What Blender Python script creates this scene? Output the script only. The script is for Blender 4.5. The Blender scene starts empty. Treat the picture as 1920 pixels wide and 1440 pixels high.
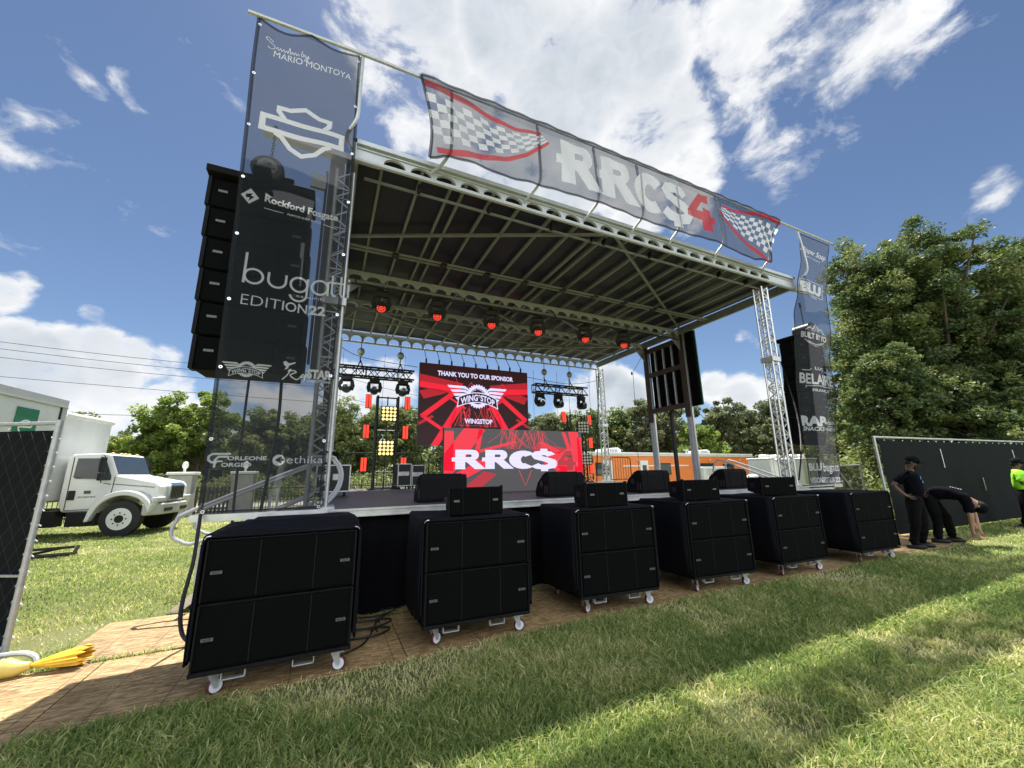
import bpy, bmesh, math, random
import numpy as np
from mathutils import Vector, Matrix, noise
from mathutils.geometry import tessellate_polygon
random.seed(7); rng = np.random.default_rng(11)
SC = bpy.context.scene
COL = SC.collection
R_ = math.radians

# ------------------------------------------------------------------ camera
F = 733.9                                     # focal length in pixels of a 1920 px wide picture
vz = np.array([-57.7, -3208., F]); up = vz / np.linalg.norm(vz)
fw = np.array([0, 0, 1.]) - up * up[2]; fw /= np.linalg.norm(fw)
rt = np.cross(fw, up)
if rt[0] < 0: rt = -rt
_a = R_(25.24)
RW = np.array([rt * math.cos(_a) + fw * math.sin(_a), fw * math.cos(_a) - rt * math.sin(_a), up])
EYE = 1.6
cam_d = bpy.data.cameras.new('camera'); cam = bpy.data.objects.new('camera', cam_d); COL.objects.link(cam)
cam_d.sensor_width = 36; cam_d.lens = F / 1920 * 36; cam_d.clip_start = 0.05; cam_d.clip_end = 3000
M = Matrix.Identity(4)
for i in range(3):
    M[i][0] = RW[i, 0]; M[i][1] = -RW[i, 1]; M[i][2] = -RW[i, 2]
M[2][3] = EYE
cam.matrix_world = M
SC.camera = cam
def ray(px, py): return RW @ np.array([(px - 960) / F, (py - 720) / F, 1.])
def at(px, py, Y):                            # a point seen at this pixel, at depth Y into the stage
    d = ray(px, py); t = Y / d[1]; return Vector((d[0] * t, Y, EYE + d[2] * t))
def dep(px, py, D):                           # the same at camera depth D
    d = ray(px, py); return Vector((d[0] * D, d[1] * D, EYE + d[2] * D))
def gnd(px, D):                               # ground point in the column px at depth D
    d = ray(px, 870); return Vector((d[0] * D, d[1] * D, 0))
# ------------------------------------------------------------------ light, sky
SUN = Vector((.09, .4315, 1)).normalized()
el = math.asin(SUN.z); az = math.atan2(SUN.x, SUN.y)
sd = bpy.data.lights.new('sun', 'SUN'); sd.energy = 4.9; sd.angle = R_(0.53); sd.color = (1, .955, .88)
so = bpy.data.objects.new('sun', sd); COL.objects.link(so)
so.rotation_euler = SUN.to_track_quat('Z', 'Y').to_euler()
SC.view_settings.view_transform = 'Standard'; SC.view_settings.look = 'None'
SC.view_settings.exposure = 1.15; SC.view_settings.gamma = 1
SC.cycles.max_bounces = 8; SC.cycles.transparent_max_bounces = 24
SC.cycles.sample_clamp_indirect = 6
W = bpy.data.worlds.new('World'); SC.world = W; W.use_nodes = True
nt = W.node_tree; nt.nodes.clear()
class NT:
    def __init__(s, nt): s.nt = nt
    def n(s, typ, **k):
        nd = s.nt.nodes.new('ShaderNode' + typ)
        for a, b in k.items():
            if a.startswith('i_'): nd.inputs[a[2:].replace('_', ' ')].default_value = b
            elif a.startswith('p'): nd.inputs[int(a[1:])].default_value = b
            else: setattr(nd, a, b)
        return nd
    def l(s, a, b): s.nt.links.new(a, b)
    def math(s, op, a, b=None, clamp=False):
        nd = s.n('Math', operation=op); nd.use_clamp = clamp
        for i, v in enumerate((a, b)):
            if v is None: continue
            if isinstance(v, (int, float)): nd.inputs[i].default_value = v
            else: s.l(v, nd.inputs[i])
        return nd.outputs[0]
    def ramp(s, inp, stops):
        nd = s.n('ValToRGB'); e = nd.color_ramp.elements
        while len(e) < len(stops): e.new(.5)
        for q, (p, c) in zip(e, stops):
            q.position = p; q.color = (c, c, c, 1) if isinstance(c, (int, float)) else (*c, 1)
        s.l(inp, nd.inputs[0]); return nd.outputs[0]
T = NT(nt)
sky = T.n('TexSky', sky_type='NISHITA', sun_disc=False, sun_elevation=el, sun_rotation=az, air_density=.85, dust_density=.2, ozone_density=3.0)
bg = T.n('Background', i_Strength=.0535)
T.l(sky.outputs[0], bg.inputs[0])
tc = T.n('TexCoord'); vec = tc.outputs['Generated']
FILL_CLOUDS = [(Vector((-.3, -1, .5)), 0, 32, .95), (Vector((.8, -.9, .6)), 0, 28, .9), (Vector((-1, -.3, .35)), 0, 20, .8), (Vector((.1, -.5, 1.2)), 0, 22, .85)]  # clouds added out of view behind the viewer, as fill light for the shade
def cloud_blobs(blobs):
    out = None
    for (px, py, rad, w) in blobs:
        d = px.normalized() if isinstance(px, Vector) else Vector(ray(px, py)).normalized()
        vm = T.n('VectorMath', operation='DOT_PRODUCT'); T.l(vec, vm.inputs[0]); vm.inputs[1].default_value = d
        c0 = math.cos(R_(rad)); mr = T.n('MapRange', interpolation_type='SMOOTHSTEP'); T.l(vm.outputs['Value'], mr.inputs[0])
        mr.inputs[1].default_value = c0; mr.inputs[2].default_value = 1 - (1 - c0) * .05; mr.inputs[3].default_value = 0; mr.inputs[4].default_value = w
        out = mr.outputs[0] if out is None else T.math('MAXIMUM', out, mr.outputs[0])
    return out
mask = cloud_blobs([(720, 40, 7, .72), (790, 30, 7, .85), (780, 230, 6, .72), (760, 330, 5, .6), (960, 50, 10, .95), (1060, 170, 12, 1), (1180, 110, 10, .95), (1230, 230, 9, .85), (1000, 250, 9, .9), (1150, 320, 8, .85), (1290, 330, 6, .75), (720, 120, 6, .8), (820, 130, 7, .85), (880, 200, 6, .85), (850, 320, 6, .85), (950, 350, 7, .88), (1060, 370, 7, .88), (1200, 385, 6, .85), (1290, 400, 4, .75),
    (1400, 60, 8, .66), (1500, 110, 6, .56), (1560, 20, 8, .70), (1680, 20, 7, .66), (1640, 110, 6, .55), (1560, 150, 4, .46), (1430, 190, 6, .55), (1500, 260, 5, .50), (1440, 290, 5, .46), (1600, 250, 3, .50), (1740, 60, 3.5, .42), (1870, 352, 2.2, .38),
    (1000, -120, 14, .85), (1500, -150, 14, .6), (75, 175, 3.0, .40), (105, 208, 2.6, .50), (60, 200, 2.2, .42), (235, 155, 1.8, .44), (262, 195, 1.6, .42), (170, 178, 2.2, .34),
    (0, 550, 2.6, .80), (45, 535, 1.8, .60), (175, 587, 1.6, .54), (30, 640, 3, .95), (80, 650, 3, .95), (130, 648, 3, .9), (190, 650, 3.4, .95), (250, 662, 3, .92), (300, 680, 3, .8), (20, 690, 5, .95), (100, 710, 5.5, 1), (200, 715, 5.5, .95), (300, 735, 5, .85), (-100, 690, 7, .95), (420, 770, 6, .7), (520, 760, 7, .72), (100, 780, 8, .8), (250, 790, 8, .8),
    (660, 740, 6, .72), (740, 720, 5, .72), (1150, 725, 5, .95), (1180, 745, 5, 1), (1120, 790, 9, .9), (1340, 725, 3.2, .95), (1385, 745, 4.5, 1), (1440, 735, 3, .85), (1400, 642, 2.2, .56), (1550, 790, 7, .7), (1850, 820, 12, .5), (-400, 300, 14, .5)]
    + [(px_, py_, r_, w_) for px_, py_, r_, w_ in FILL_CLOUDS])
mp = T.n('Mapping'); T.l(vec, mp.inputs[0]); mp.inputs['Scale'].default_value = (1, 1, 1.7); mp.inputs['Location'].default_value = (.3, .1, .0)
no = T.n('TexNoise', i_Scale=9.0, i_Detail=14, i_Roughness=.60, i_Distortion=.25); T.l(mp.outputs[0], no.inputs['Vector'])
no2 = T.n('TexNoise', i_Scale=2.6, i_Detail=5, i_Roughness=.5); T.l(mp.outputs[0], no2.inputs['Vector'])
dens = T.math('ADD', T.math('MULTIPLY', mask, .62), T.math('ADD', T.math('MULTIPLY', no.outputs['Fac'], 1.5), -.80))
cov = T.ramp(dens, [(.16, 0), (.26, .22), (.38, .78), (.52, 1)])
shade = T.ramp(T.math('ADD', T.math('MULTIPLY', mask, .55), T.math('ADD', T.math('MULTIPLY', no2.outputs['Fac'], .45), T.math('MULTIPLY', no.outputs['Fac'], .30))), [(.40, (.97, .985, 1)), (.78, (.98, .99, 1.0)), (.90, (.70, .75, .81)), (1.0, (.50, .56, .63))])
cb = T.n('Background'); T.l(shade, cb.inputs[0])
vb = T.n('VectorMath', operation='DOT_PRODUCT'); T.l(vec, vb.inputs[0]); vb.inputs[1].default_value = (0, -1, .25)      # unseen clouds behind the viewer are brightened to fill the shade
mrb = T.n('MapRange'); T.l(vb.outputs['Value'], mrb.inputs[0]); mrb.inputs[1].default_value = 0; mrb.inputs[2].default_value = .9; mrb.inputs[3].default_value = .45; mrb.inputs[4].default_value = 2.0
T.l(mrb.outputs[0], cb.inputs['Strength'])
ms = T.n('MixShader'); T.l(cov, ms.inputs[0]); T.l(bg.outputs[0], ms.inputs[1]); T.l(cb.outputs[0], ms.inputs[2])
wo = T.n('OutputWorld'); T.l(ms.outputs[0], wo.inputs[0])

# ------------------------------------------------------------------ materials
MATS = {}
def mat(name, col, rough=.6, metal=0, var=0, vs=8, bump=0, bs=40, spec=.5, em=None, ems=1, stretch=(1, 1, 1), coat=0):
    if name in MATS: return MATS[name]
    m = bpy.data.materials.new(name); m.use_nodes = True; t = NT(m.node_tree)
    b = m.node_tree.nodes['Principled BSDF']
    b.inputs['Base Color'].default_value = (*col, 1); b.inputs['Roughness'].default_value = rough; b.inputs['Metallic'].default_value = metal
    b.inputs['Specular IOR Level'].default_value = spec; b.inputs['Coat Weight'].default_value = coat
    if em: b.inputs['Emission Color'].default_value = (*em, 1); b.inputs['Emission Strength'].default_value = ems
    if var or bump:
        tcn = t.n('TexCoord'); mpn = t.n('Mapping'); t.l(tcn.outputs['Object'], mpn.inputs[0]); mpn.inputs['Scale'].default_value = stretch
    if var:
        nz = t.n('TexNoise', i_Scale=vs, i_Detail=6, i_Roughness=.65); t.l(mpn.outputs[0], nz.inputs['Vector'])
        r = t.ramp(nz.outputs['Fac'], [(.3, tuple(c * (1 - var) for c in col)), (.7, tuple(min(1, c * (1 + var)) for c in col))])
        t.l(r, b.inputs['Base Color'])
        rr = t.math('ADD', t.math('MULTIPLY', nz.outputs['Fac'], .25), rough - .12, True); t.l(rr, b.inputs['Roughness'])
    if bump:
        nb = t.n('TexNoise', i_Scale=bs, i_Detail=4); t.l(mpn.outputs[0], nb.inputs['Vector'])
        bn = t.n('Bump', i_Strength=bump, i_Distance=.01); t.l(nb.outputs['Fac'], bn.inputs['Height']); t.l(bn.outputs[0], b.inputs['Normal'])
    MATS[name] = m; return m
def mesh_fabric(name, col, clear, trans=.5, col2=None):      # woven see-through banner mesh
    m = bpy.data.materials.new(name); m.use_nodes = True; t = NT(m.node_tree); m.node_tree.nodes.clear()
    o = t.n('OutputMaterial'); tr = t.n('BsdfTransparent'); d = t.n('BsdfDiffuse', i_Roughness=.6); tl = t.n('BsdfTranslucent')
    d.inputs[0].default_value = (*col, 1); tl.inputs[0].default_value = (*(col2 or col), 1)
    m1 = t.n('MixShader', p0=trans); m2 = t.n('MixShader', p0=clear)
    t.l(d.outputs[0], m1.inputs[1]); t.l(tl.outputs[0], m1.inputs[2]); t.l(m1.outputs[0], m2.inputs[1]); t.l(tr.outputs[0], m2.inputs[2]); t.l(m2.outputs[0], o.inputs[0])
    tcn = t.n('TexCoord'); nz = t.n('TexNoise', i_Scale=1.3, i_Detail=3); t.l(tcn.outputs['Object'], nz.inputs['Vector'])
    t.l(t.math('ADD', t.math('MULTIPLY', nz.outputs['Fac'], .16), clear - .08), m2.inputs[0])
    MATS[name] = m; return m
def emit(name, col, s):
    s *= .52
    m = bpy.data.materials.new(name); m.use_nodes = True; t = NT(m.node_tree)
    b = m.node_tree.nodes['Principled BSDF']; b.inputs['Base Color'].default_value = (.02, .02, .022, 1); b.inputs['Roughness'].default_value = .55
    b.inputs['Emission Color'].default_value = (*col, 1)
    tcn = t.n('TexCoord'); wv = t.n('TexWave', bands_direction='Z', i_Scale=11, i_Distortion=0); t.l(tcn.outputs['Object'], wv.inputs['Vector'])
    t.l(t.math('ADD', t.math('MULTIPLY', wv.outputs['Fac'], .35 * s), .8 * s), b.inputs['Emission Strength'])
    MATS[name] = m; return m
alu = mat('aluminium', (.62, .62, .60), .42, .85, .12, 6)
alu_w = mat('white_aluminium', (.46, .48, .52), .5, .2, .10, 5)
galv = mat('galvanised', (.50, .51, .51), .5, .7, .15, 20)
rafter_m = mat('rafter_metal', (.24, .25, .27), .5, .1, .14, 7)
blackm = mat('black_metal', (.012, .012, .013), .45, .2, .2, 12)
blackplastic = mat('black_plastic', (.007, .007, .008), .55, 0, .25, 14, .15, 90)
cabm = mat('cabinet_paint', (.0045, .0045, .005), .8, 0, .3, 9, .3, 160, spec=.15)
grillem = mat('grille_steel', (.0028, .0032, .0032), .9, .0, .3, 3, .5, 220, spec=.08)
edgem = mat('worn_edge', (.007, .007, .007), .7, .0, .5, 30, spec=.14)
coverm = mat('cover_nylon', (.0028, .0028, .006), .8, 0, .3, 2.5, .6, 6, spec=.2)
badgem = mat('badge', (.085, .085, .09), .5, .0)
canopym = mat('canopy_vinyl', (.014, .016, .042), .5, 0, .3, 1.2, .25, 3, spec=.35)
skirtm = mat('skirt_cloth', (.003, .003, .004), .9, 0, .3, 2, .5, 5, spec=.1)
deckm = mat('deck_ply', (.055, .05, .052), .5, 0, .25, 3, .1, 30)
rust = mat('brown_steel', (.075, .045, .040), .65, .2, .25, 8, .15, 50)
redrub = mat('red_rubber', (.09, .012, .012), .6)
wheelw = mat('wheel_nylon', (.62, .64, .72), .4)
whitep = mat('white_paint', (.70, .71, .69), .38, 0, .09, 1.6, .04, 5, coat=.25)
rubber = mat('tyre_rubber', (.02, .02, .02), .85, 0, .2, 20, .3, 60)
chrome = mat('chrome', (.75, .76, .78), .12, 1)
glassd = mat('cab_glass', (.03, .04, .045), .06, 0, spec=.9)
orangep = mat('orange_paint', (.78, .20, .03), .4, 0, .06, 2, coat=.3)
concrete = mat('concrete', (.34, .33, .31), .85, 0, .15, 3, .2, 20)
bark = mat('bark', (.11, .085, .065), .9, 0, .35, 6, .8, 14, stretch=(1, 1, .3))
yellowb = mat('yellow_plastic', (.66, .50, .12), .42, 0, .15, 5, .6, 9)
skin = mat('skin_tan', (.36, .20, .13), .55); skind = mat('skin_brown', (.10, .055, .038), .5)
navy = mat('navy_cloth', (.0045, .0045, .008), .95, 0, .3, 6, .6, 12, spec=.06)
trous = mat('trouser_cloth', (.006, .006, .006), .95, 0, .35, 8, .7, 10, spec=.06)
neon = mat('neon_cloth', (.30, .78, .03), .8, 0, .1, 6)
brick = mat('brick_wall', (.26, .17, .13), .85, 0, .2, 9)
shingle = mat('shingle', (.16, .16, .165), .85, 0, .2, 9)
lensw = emit('warm_lamp', (1, .80, .30), 1.5); lensr = emit('red_lamp', (1, .045, .02), 1.6); lensoff = mat('clear_lamp', (.75, .70, .50), .3)
redoff = mat('lens_red', (.4, .02, .015), .25, em=(1, .06, .04), ems=.55)
pearl = mat('mirror_rim', (.75, .76, .78), .25, .6)
grn = mat('green_sign', (.02, .18, .09), .5)
fabric = mesh_fabric('banner_mesh', (.05, .055, .065), .36, .6, (.095, .10, .115))
fabric_w = mesh_fabric('banner_white', (.78, .80, .83), .12, .62)
fabric_r = mesh_fabric('banner_red', (.62, .05, .05), .22, .6)
fabric_hem = mesh_fabric('banner_hem', (.035, .037, .045), .18, .3)
screenm = mat('windscreen_mesh', (.007, .009, .0095), .9, 0, .3, 3, .4, 40, spec=.15)

def lawn_mat():
    m = bpy.data.materials.new('lawn'); m.use_nodes = True; t = NT(m.node_tree); b = m.node_tree.nodes['Principled BSDF']
    tcn = t.n('TexCoord')
    a = t.n('TexNoise', i_Scale=.55, i_Detail=5, i_Roughness=.6); t.l(tcn.outputs['Object'], a.inputs['Vector'])
    c = t.n('TexNoise', i_Scale=60, i_Detail=4, i_Roughness=.7); t.l(tcn.outputs['Object'], c.inputs['Vector'])
    r1 = t.ramp(a.outputs['Fac'], [(.35, (.14, .17, .06)), (.6, (.23, .24, .10)), (.75, (.33, .30, .15))])
    r2 = t.ramp(c.outputs['Fac'], [(.3, .45), (.7, 1.35)])
    mx = t.n('Mix', data_type='RGBA', blend_type='MULTIPLY', p0=1.0); t.l(r1, mx.inputs[6]); t.l(r2, mx.inputs[7]); t.l(mx.outputs[2], b.inputs['Base Color'])
    b.inputs['Roughness'].default_value = .9; b.inputs['Specular IOR Level'].default_value = .15
    bn = t.n('Bump', i_Strength=.8, i_Distance=.04); t.l(c.outputs['Fac'], bn.inputs['Height']); t.l(bn.outputs[0], b.inputs['Normal'])
    return m
def leafy(name, cols, transl=.45, attr='tint', spec=.3):
    m = bpy.data.materials.new(name); m.use_nodes = True; t = NT(m.node_tree); m.node_tree.nodes.clear()
    o = t.n('OutputMaterial'); b = t.n('BsdfPrincipled', i_Roughness=.55); tl = t.n('BsdfTranslucent'); mx = t.n('MixShader', p0=transl)
    b.inputs['Specular IOR Level'].default_value = spec
    at_ = t.n('Attribute', attribute_name=attr); r = t.ramp(at_.outputs['Fac'], [(i / (len(cols) - 1), c) for i, c in enumerate(cols)])
    hs = t.n('HueSaturation', i_Value=1.5, i_Saturation=1.1); t.l(r, hs.inputs['Color'])
    t.l(r, b.inputs['Base Color']); t.l(hs.outputs[0], tl.inputs[0]); t.l(b.outputs[0], mx.inputs[1]); t.l(tl.outputs[0], mx.inputs[2]); t.l(mx.outputs[0], o.inputs[0])
    MATS[name] = m; return m
grass_m = leafy('grass_blade', [(.13, .20, .055), (.24, .31, .09), (.41, .42, .16), (.66, .60, .34)], .45)
leaf_dark = leafy('leaf_evergreen', [(.046, .078, .03), (.085, .128, .042), (.145, .185, .06), (.25, .255, .09)], .3, spec=.5)
leaf_mid = leafy('leaf_mid', [(.075, .105, .04), (.13, .165, .06), (.19, .22, .075), (.26, .27, .11)], .35)
leaf_bright = leafy('leaf_bright', [(.09, .135, .03), (.15, .21, .05), (.21, .27, .065), (.27, .31, .09)], .5)
leaf_pine = leafy('leaf_pine', [(.075, .095, .05), (.115, .14, .07), (.165, .185, .09), (.22, .235, .12)], .3)

# ------------------------------------------------------------------ mesh helpers
class MB:
    def __init__(s): s.v = []; s.f = []
    def add(s, vs, fs):
        o = len(s.v); s.v += [tuple(v) for v in vs]; s.f += [tuple(i + o for i in f) for f in fs]; return s
    def box(s, c, d, rz=0, M=None, taper=None):
        x, y, z = d[0] / 2, d[1] / 2, d[2] / 2; ca, sa = math.cos(rz), math.sin(rz); vs = []
        for sz in (-1, 1):
            for sx, sy in ((-1, -1), (1, -1), (1, 1), (-1, 1)):
                k = (taper if (taper and sz > 0) else 1)
                p = Vector((sx * x * k, sy * y * k, sz * z))
                p = M @ p if M is not None else Vector((p.x * ca - p.y * sa, p.x * sa + p.y * ca, p.z))
                vs.append(p + Vector(c))
        return s.add(vs, [(3, 2, 1, 0), (4, 5, 6, 7), (0, 1, 5, 4), (1, 2, 6, 5), (2, 3, 7, 6), (3, 0, 4, 7)])
    def bar(s, a, b, w, h=None):              # rectangular bar from a to b
        a, b = Vector(a), Vector(b); d = (b - a); L = d.length; q = d.to_track_quat('Z', 'Y').to_matrix()
        return s.box((a + b) / 2, (w, h or w, L), M=q)
    def tube(s, pts, r, n=6, closed=False, caps=True):
        pts = [Vector(p) for p in pts]; N = len(pts); rings = []; prev = None
        for i, p in enumerate(pts):
            t = (pts[(i + 1) % N] - pts[i - 1]) if closed else (pts[min(i + 1, N - 1)] - pts[max(i - 1, 0)])
            t = t.normalized() if t.length > 1e-9 else Vector((0, 0, 1))
            if prev is None: u = t.orthogonal().normalized()
            else: u = (prev - t * prev.dot(t)); u = u.normalized() if u.length > 1e-6 else t.orthogonal().normalized()
            prev = u; w = t.cross(u); rr = r[i] if isinstance(r, (list, tuple)) else r
            rings.append([p + (u * math.cos(2 * math.pi * k / n) + w * math.sin(2 * math.pi * k / n)) * rr for k in range(n)])
        o = len(s.v); fs = []
        for rg in rings: s.v += [tuple(v) for v in rg]
        for i in range(N if closed else N - 1):
            j = (i + 1) % N
            for k in range(n): fs.append((o + i * n + k, o + i * n + (k + 1) % n, o + j * n + (k + 1) % n, o + j * n + k))
        if caps and not closed: fs += [tuple(o + k for k in range(n))[::-1], tuple(o + (N - 1) * n + k for k in range(n))]
        s.f += fs; return s
    def cyl(s, a, b, r, n=12, r2=None): return s.tube([a, b], [r, r if r2 is None else r2], n)
    def prism(s, prof, fn, L0, L1):           # closed 2D profile extruded; fn(u, v, l) -> point
        n = len(prof); vs = [fn(u, v, L0) for u, v in prof] + [fn(u, v, L1) for u, v in prof]
        fs = [tuple(range(n))[::-1], tuple(range(n, 2 * n))] + [(i, (i + 1) % n, n + (i + 1) % n, n + i) for i in range(n)]
        return s.add(vs, fs)
    def ellip(s, c, r, nu=14, nv=9, M=None):
        vs = []; fs = []
        for j in range(nv + 1):
            th = math.pi * j / nv
            for i in range(nu):
                ph = 2 * math.pi * i / nu; p = Vector((r[0] * math.sin(th) * math.cos(ph), r[1] * math.sin(th) * math.sin(ph), r[2] * math.cos(th)))
                vs.append((M @ p if M is not None else p) + Vector(c))
        for j in range(nv):
            for i in range(nu): fs.append((j * nu + i, (j + 1) * nu + i, (j + 1) * nu + (i + 1) % nu, j * nu + (i + 1) % nu))
        return s.add(vs, fs)
    def build(s, name, m, parent=None, smooth=False, bevel=0, w=False):
        o_ = Vector((0, 0, 0))
        if w and parent is not None:
            r = parent
            while r.parent: r = r.parent
            o_ = r.location
        me = bpy.data.meshes.new(name); me.from_pydata([(x - o_.x, y - o_.y, z - o_.z) for x, y, z in s.v], [], s.f)
        bm = bmesh.new(); bm.from_mesh(me)
        if bevel: bmesh.ops.bevel(bm, geom=[e for e in bm.edges], offset=bevel, segments=1, affect='EDGES', profile=.5)
        bmesh.ops.recalc_face_normals(bm, faces=bm.faces); bm.to_mesh(me); bm.free()
        if smooth:
            me.polygons.foreach_set('use_smooth', [True] * len(me.polygons))
            try: me.set_sharp_from_angle(angle=R_(40))
            except Exception: pass
        me.materials.append(m); o = bpy.data.objects.new(name, me); COL.objects.link(o)
        if parent is not None: o.parent = parent
        return o
def thing(name, label, cat, loc=(0, 0, 0), rz=0, group=None):
    o = bpy.data.objects.new(name, None); COL.objects.link(o); o.location = loc; o.rotation_euler = (0, 0, rz); o.empty_display_size = .2
    return tag(o, label, cat, group)
def tag(o, label, cat, group=None, kind=None):
    if label: o['label'] = label
    if cat: o['category'] = cat
    if group: o['group'] = group
    if kind: o['kind'] = kind
    return o
def struct(o): o['kind'] = 'structure'; return o
def dup(o, parent=None, loc=None, rz=None, label=None):
    c = o.copy(); COL.objects.link(c); c.parent = parent
    if loc is not None: c.location = loc
    if rz is not None: c.rotation_euler = (0, 0, rz)
    if label: c['label'] = label
    for ch in list(o.children): dup(ch, c)
    return c
def fast_mesh(name, V, Fq, m, parent=None, tint=None, smooth=False):    # numpy verts (n,3), faces (k,4) or (k,3)
    me = bpy.data.meshes.new(name); k, q = Fq.shape
    me.vertices.add(len(V)); me.vertices.foreach_set('co', V.astype(np.float32).ravel())
    me.loops.add(k * q); me.loops.foreach_set('vertex_index', Fq.astype(np.int32).ravel())
    me.polygons.add(k); me.polygons.foreach_set('loop_start', np.arange(0, k * q, q, dtype=np.int32))
    try: me.polygons.foreach_set('loop_total', np.full(k, q, dtype=np.int32))
    except Exception: pass
    if tint is not None:
        a = me.attributes.new('tint', 'FLOAT', 'POINT'); a.data.foreach_set('value', tint.astype(np.float32))
    me.update(calc_edges=True); me.validate()
    me.materials.append(m); o = bpy.data.objects.new(name, me); COL.objects.link(o)
    if parent is not None: o.parent = parent
    return o
# 2D artwork: shapes in (u, v), laid on a surface by a mapping function
class Art:
    def __init__(s): s.v = []; s.f = []
    def poly(s, pts, holes=()):
        loops = [[Vector((x, y, 0)) for x, y in pts]] + [[Vector((x, y, 0)) for x, y in h] for h in holes]
        tri = tessellate_polygon(loops); o = len(s.v)
        for l in loops: s.v += [(p.x, p.y) for p in l]
        s.f += [tuple(o + i for i in t) for t in tri]; return s
    def rib(s, pts, w, closed=False, caps=True):
        P = [Vector(p).to_2d() for p in pts]; N = len(P); o = len(s.v)
        for i in range(N):
            a = P[i - 1] if (i or closed) else P[0]; b = P[(i + 1) % N] if (i < N - 1 or closed) else P[-1]
            d0 = (P[i] - a); d1 = (b - P[i]); d0 = d0.normalized() if d0.length > 1e-9 else d1.normalized(); d1 = d1.normalized() if d1.length > 1e-9 else d0
            t = (d0 + d1); t = t.normalized() if t.length > 1e-6 else d0; n = Vector((-t.y, t.x)); k = 1 / max(.45, n.dot(Vector((-d0.y, d0.x))))
            ww = (w[i] if isinstance(w, (list, tuple)) else w) / 2
            s.v += [tuple(P[i] + n * ww * k), tuple(P[i] - n * ww * k)]
        for i in range(N if closed else N - 1):
            j = (i + 1) % N; s.f.append((o + 2 * i, o + 2 * i + 1, o + 2 * j + 1, o + 2 * j))
        return s
    def arc(s, cx, cy, r, a0, a1, w, ry=None, n=18):
        return s.rib([(cx + r * math.cos(R_(a0 + (a1 - a0) * i / n)), cy + (ry or r) * math.sin(R_(a0 + (a1 - a0) * i / n))) for i in range(n + 1)], w)
    def ring(s, cx, cy, r, w, n=22): return s.rib([(cx + r * math.cos(2 * math.pi * i / n), cy + r * math.sin(2 * math.pi * i / n)) for i in range(n)], w, True)
    def disc(s, cx, cy, r, n=16): return s.poly([(cx + r * math.cos(2 * math.pi * i / n), cy + r * math.sin(2 * math.pi * i / n)) for i in range(n)])
    def text(s, txt, x0, y0, wid, hgt, bold=0, shear=0, space=1.0, bend=None, slope=0):
        cu = bpy.data.curves.new('t', 'FONT'); cu.body = txt; cu.size = 1; cu.offset = bold; cu.shear = shear; cu.space_character = space; cu.resolution_u = 3
        ob = bpy.data.objects.new('t', cu); COL.objects.link(ob); dg = bpy.context.evaluated_depsgraph_get(); dg.update()
        me = bpy.data.meshes.new_from_object(ob.evaluated_get(dg)); bpy.data.objects.remove(ob)
        co = [(v.co.x, v.co.y) for v in me.vertices]
        if not co: return s
        xs = [c[0] for c in co]; ys = [c[1] for c in co]; ax, bx, ay, by = min(xs), max(xs), min(ys), max(ys)
        o = len(s.v)
        for x, y in co:
            u = (x - ax) / (bx - ax); v = (y - ay) / max(by - ay, 1e-6); X = x0 + u * wid; Y = y0 + v * hgt + slope * u * wid
            if bend: X, Y = bend(u, v, X, Y)
            s.v.append((X, Y))
        s.f += [tuple(o + i for i in p.vertices) for p in me.polygons]; bpy.data.meshes.remove(me); return s
    def build(s, name, m, parent, fn, maxe=0):
        me = bpy.data.meshes.new(name); bm = bmesh.new(); vs = [bm.verts.new((x, y, 0)) for x, y in s.v]
        for f in s.f:
            try: bm.faces.new([vs[i] for i in f])
            except ValueError: pass
        if maxe:
            for _ in range(5):
                es = [e for e in bm.edges if e.calc_length() > maxe]
                if not es: break
                bmesh.ops.triangulate(bm, faces=[f for f in bm.faces if len(f.verts) > 4])
                bmesh.ops.subdivide_edges(bm, edges=es, cuts=1, use_grid_fill=False)
        for v in bm.verts: v.co = Vector(fn(v.co.x, v.co.y))
        bmesh.ops.triangulate(bm, faces=[f for f in bm.faces if len(f.verts) > 3]); bm.to_mesh(me); bm.free()
        me.materials.append(m); o = bpy.data.objects.new(name, me); COL.objects.link(o); o.parent = parent; return o
def smoothpts(P, k=4):                         # Catmull-Rom
    P = [Vector(p) for p in P]; out = []
    for i in range(len(P) - 1):
        a, b, c, d = P[max(i - 1, 0)], P[i], P[i + 1], P[min(i + 2, len(P) - 1)]
        for j in range(k):
            t = j / k; out.append(.5 * ((2 * b) + (c - a) * t + (2 * a - 5 * b + 4 * c - d) * t * t + (3 * b - a - 3 * c + d) * t ** 3))
    out.append(P[-1]); return out


# ================================================================== GROUND
me = MB().add([(-300, -120, 0), (400, -120, 0), (400, 500, 0), (-300, 500, 0)], [(0, 1, 2, 3)]).build('lawn', lawn_mat()); struct(me)
struct(MB().add([(-60, 27.5, .004), (60, 27.5, .004), (60, 31, .004), (-60, 31, .004)], [(0, 1, 2, 3)]).build('road', mat('pale_road', (.40, .39, .37), .9, 0, .1, 1)))
struct(MB().box((0, 24.0, .05), (110, .22, .12)).build('kerb', concrete))

FY, XR, ZD, ZB, ZT, RY = 5.35, 10.62, 1.22, 6.10, 6.42, 13.6       # front Y, stage width, deck, beam bottom, beam top, rear Y
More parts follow.
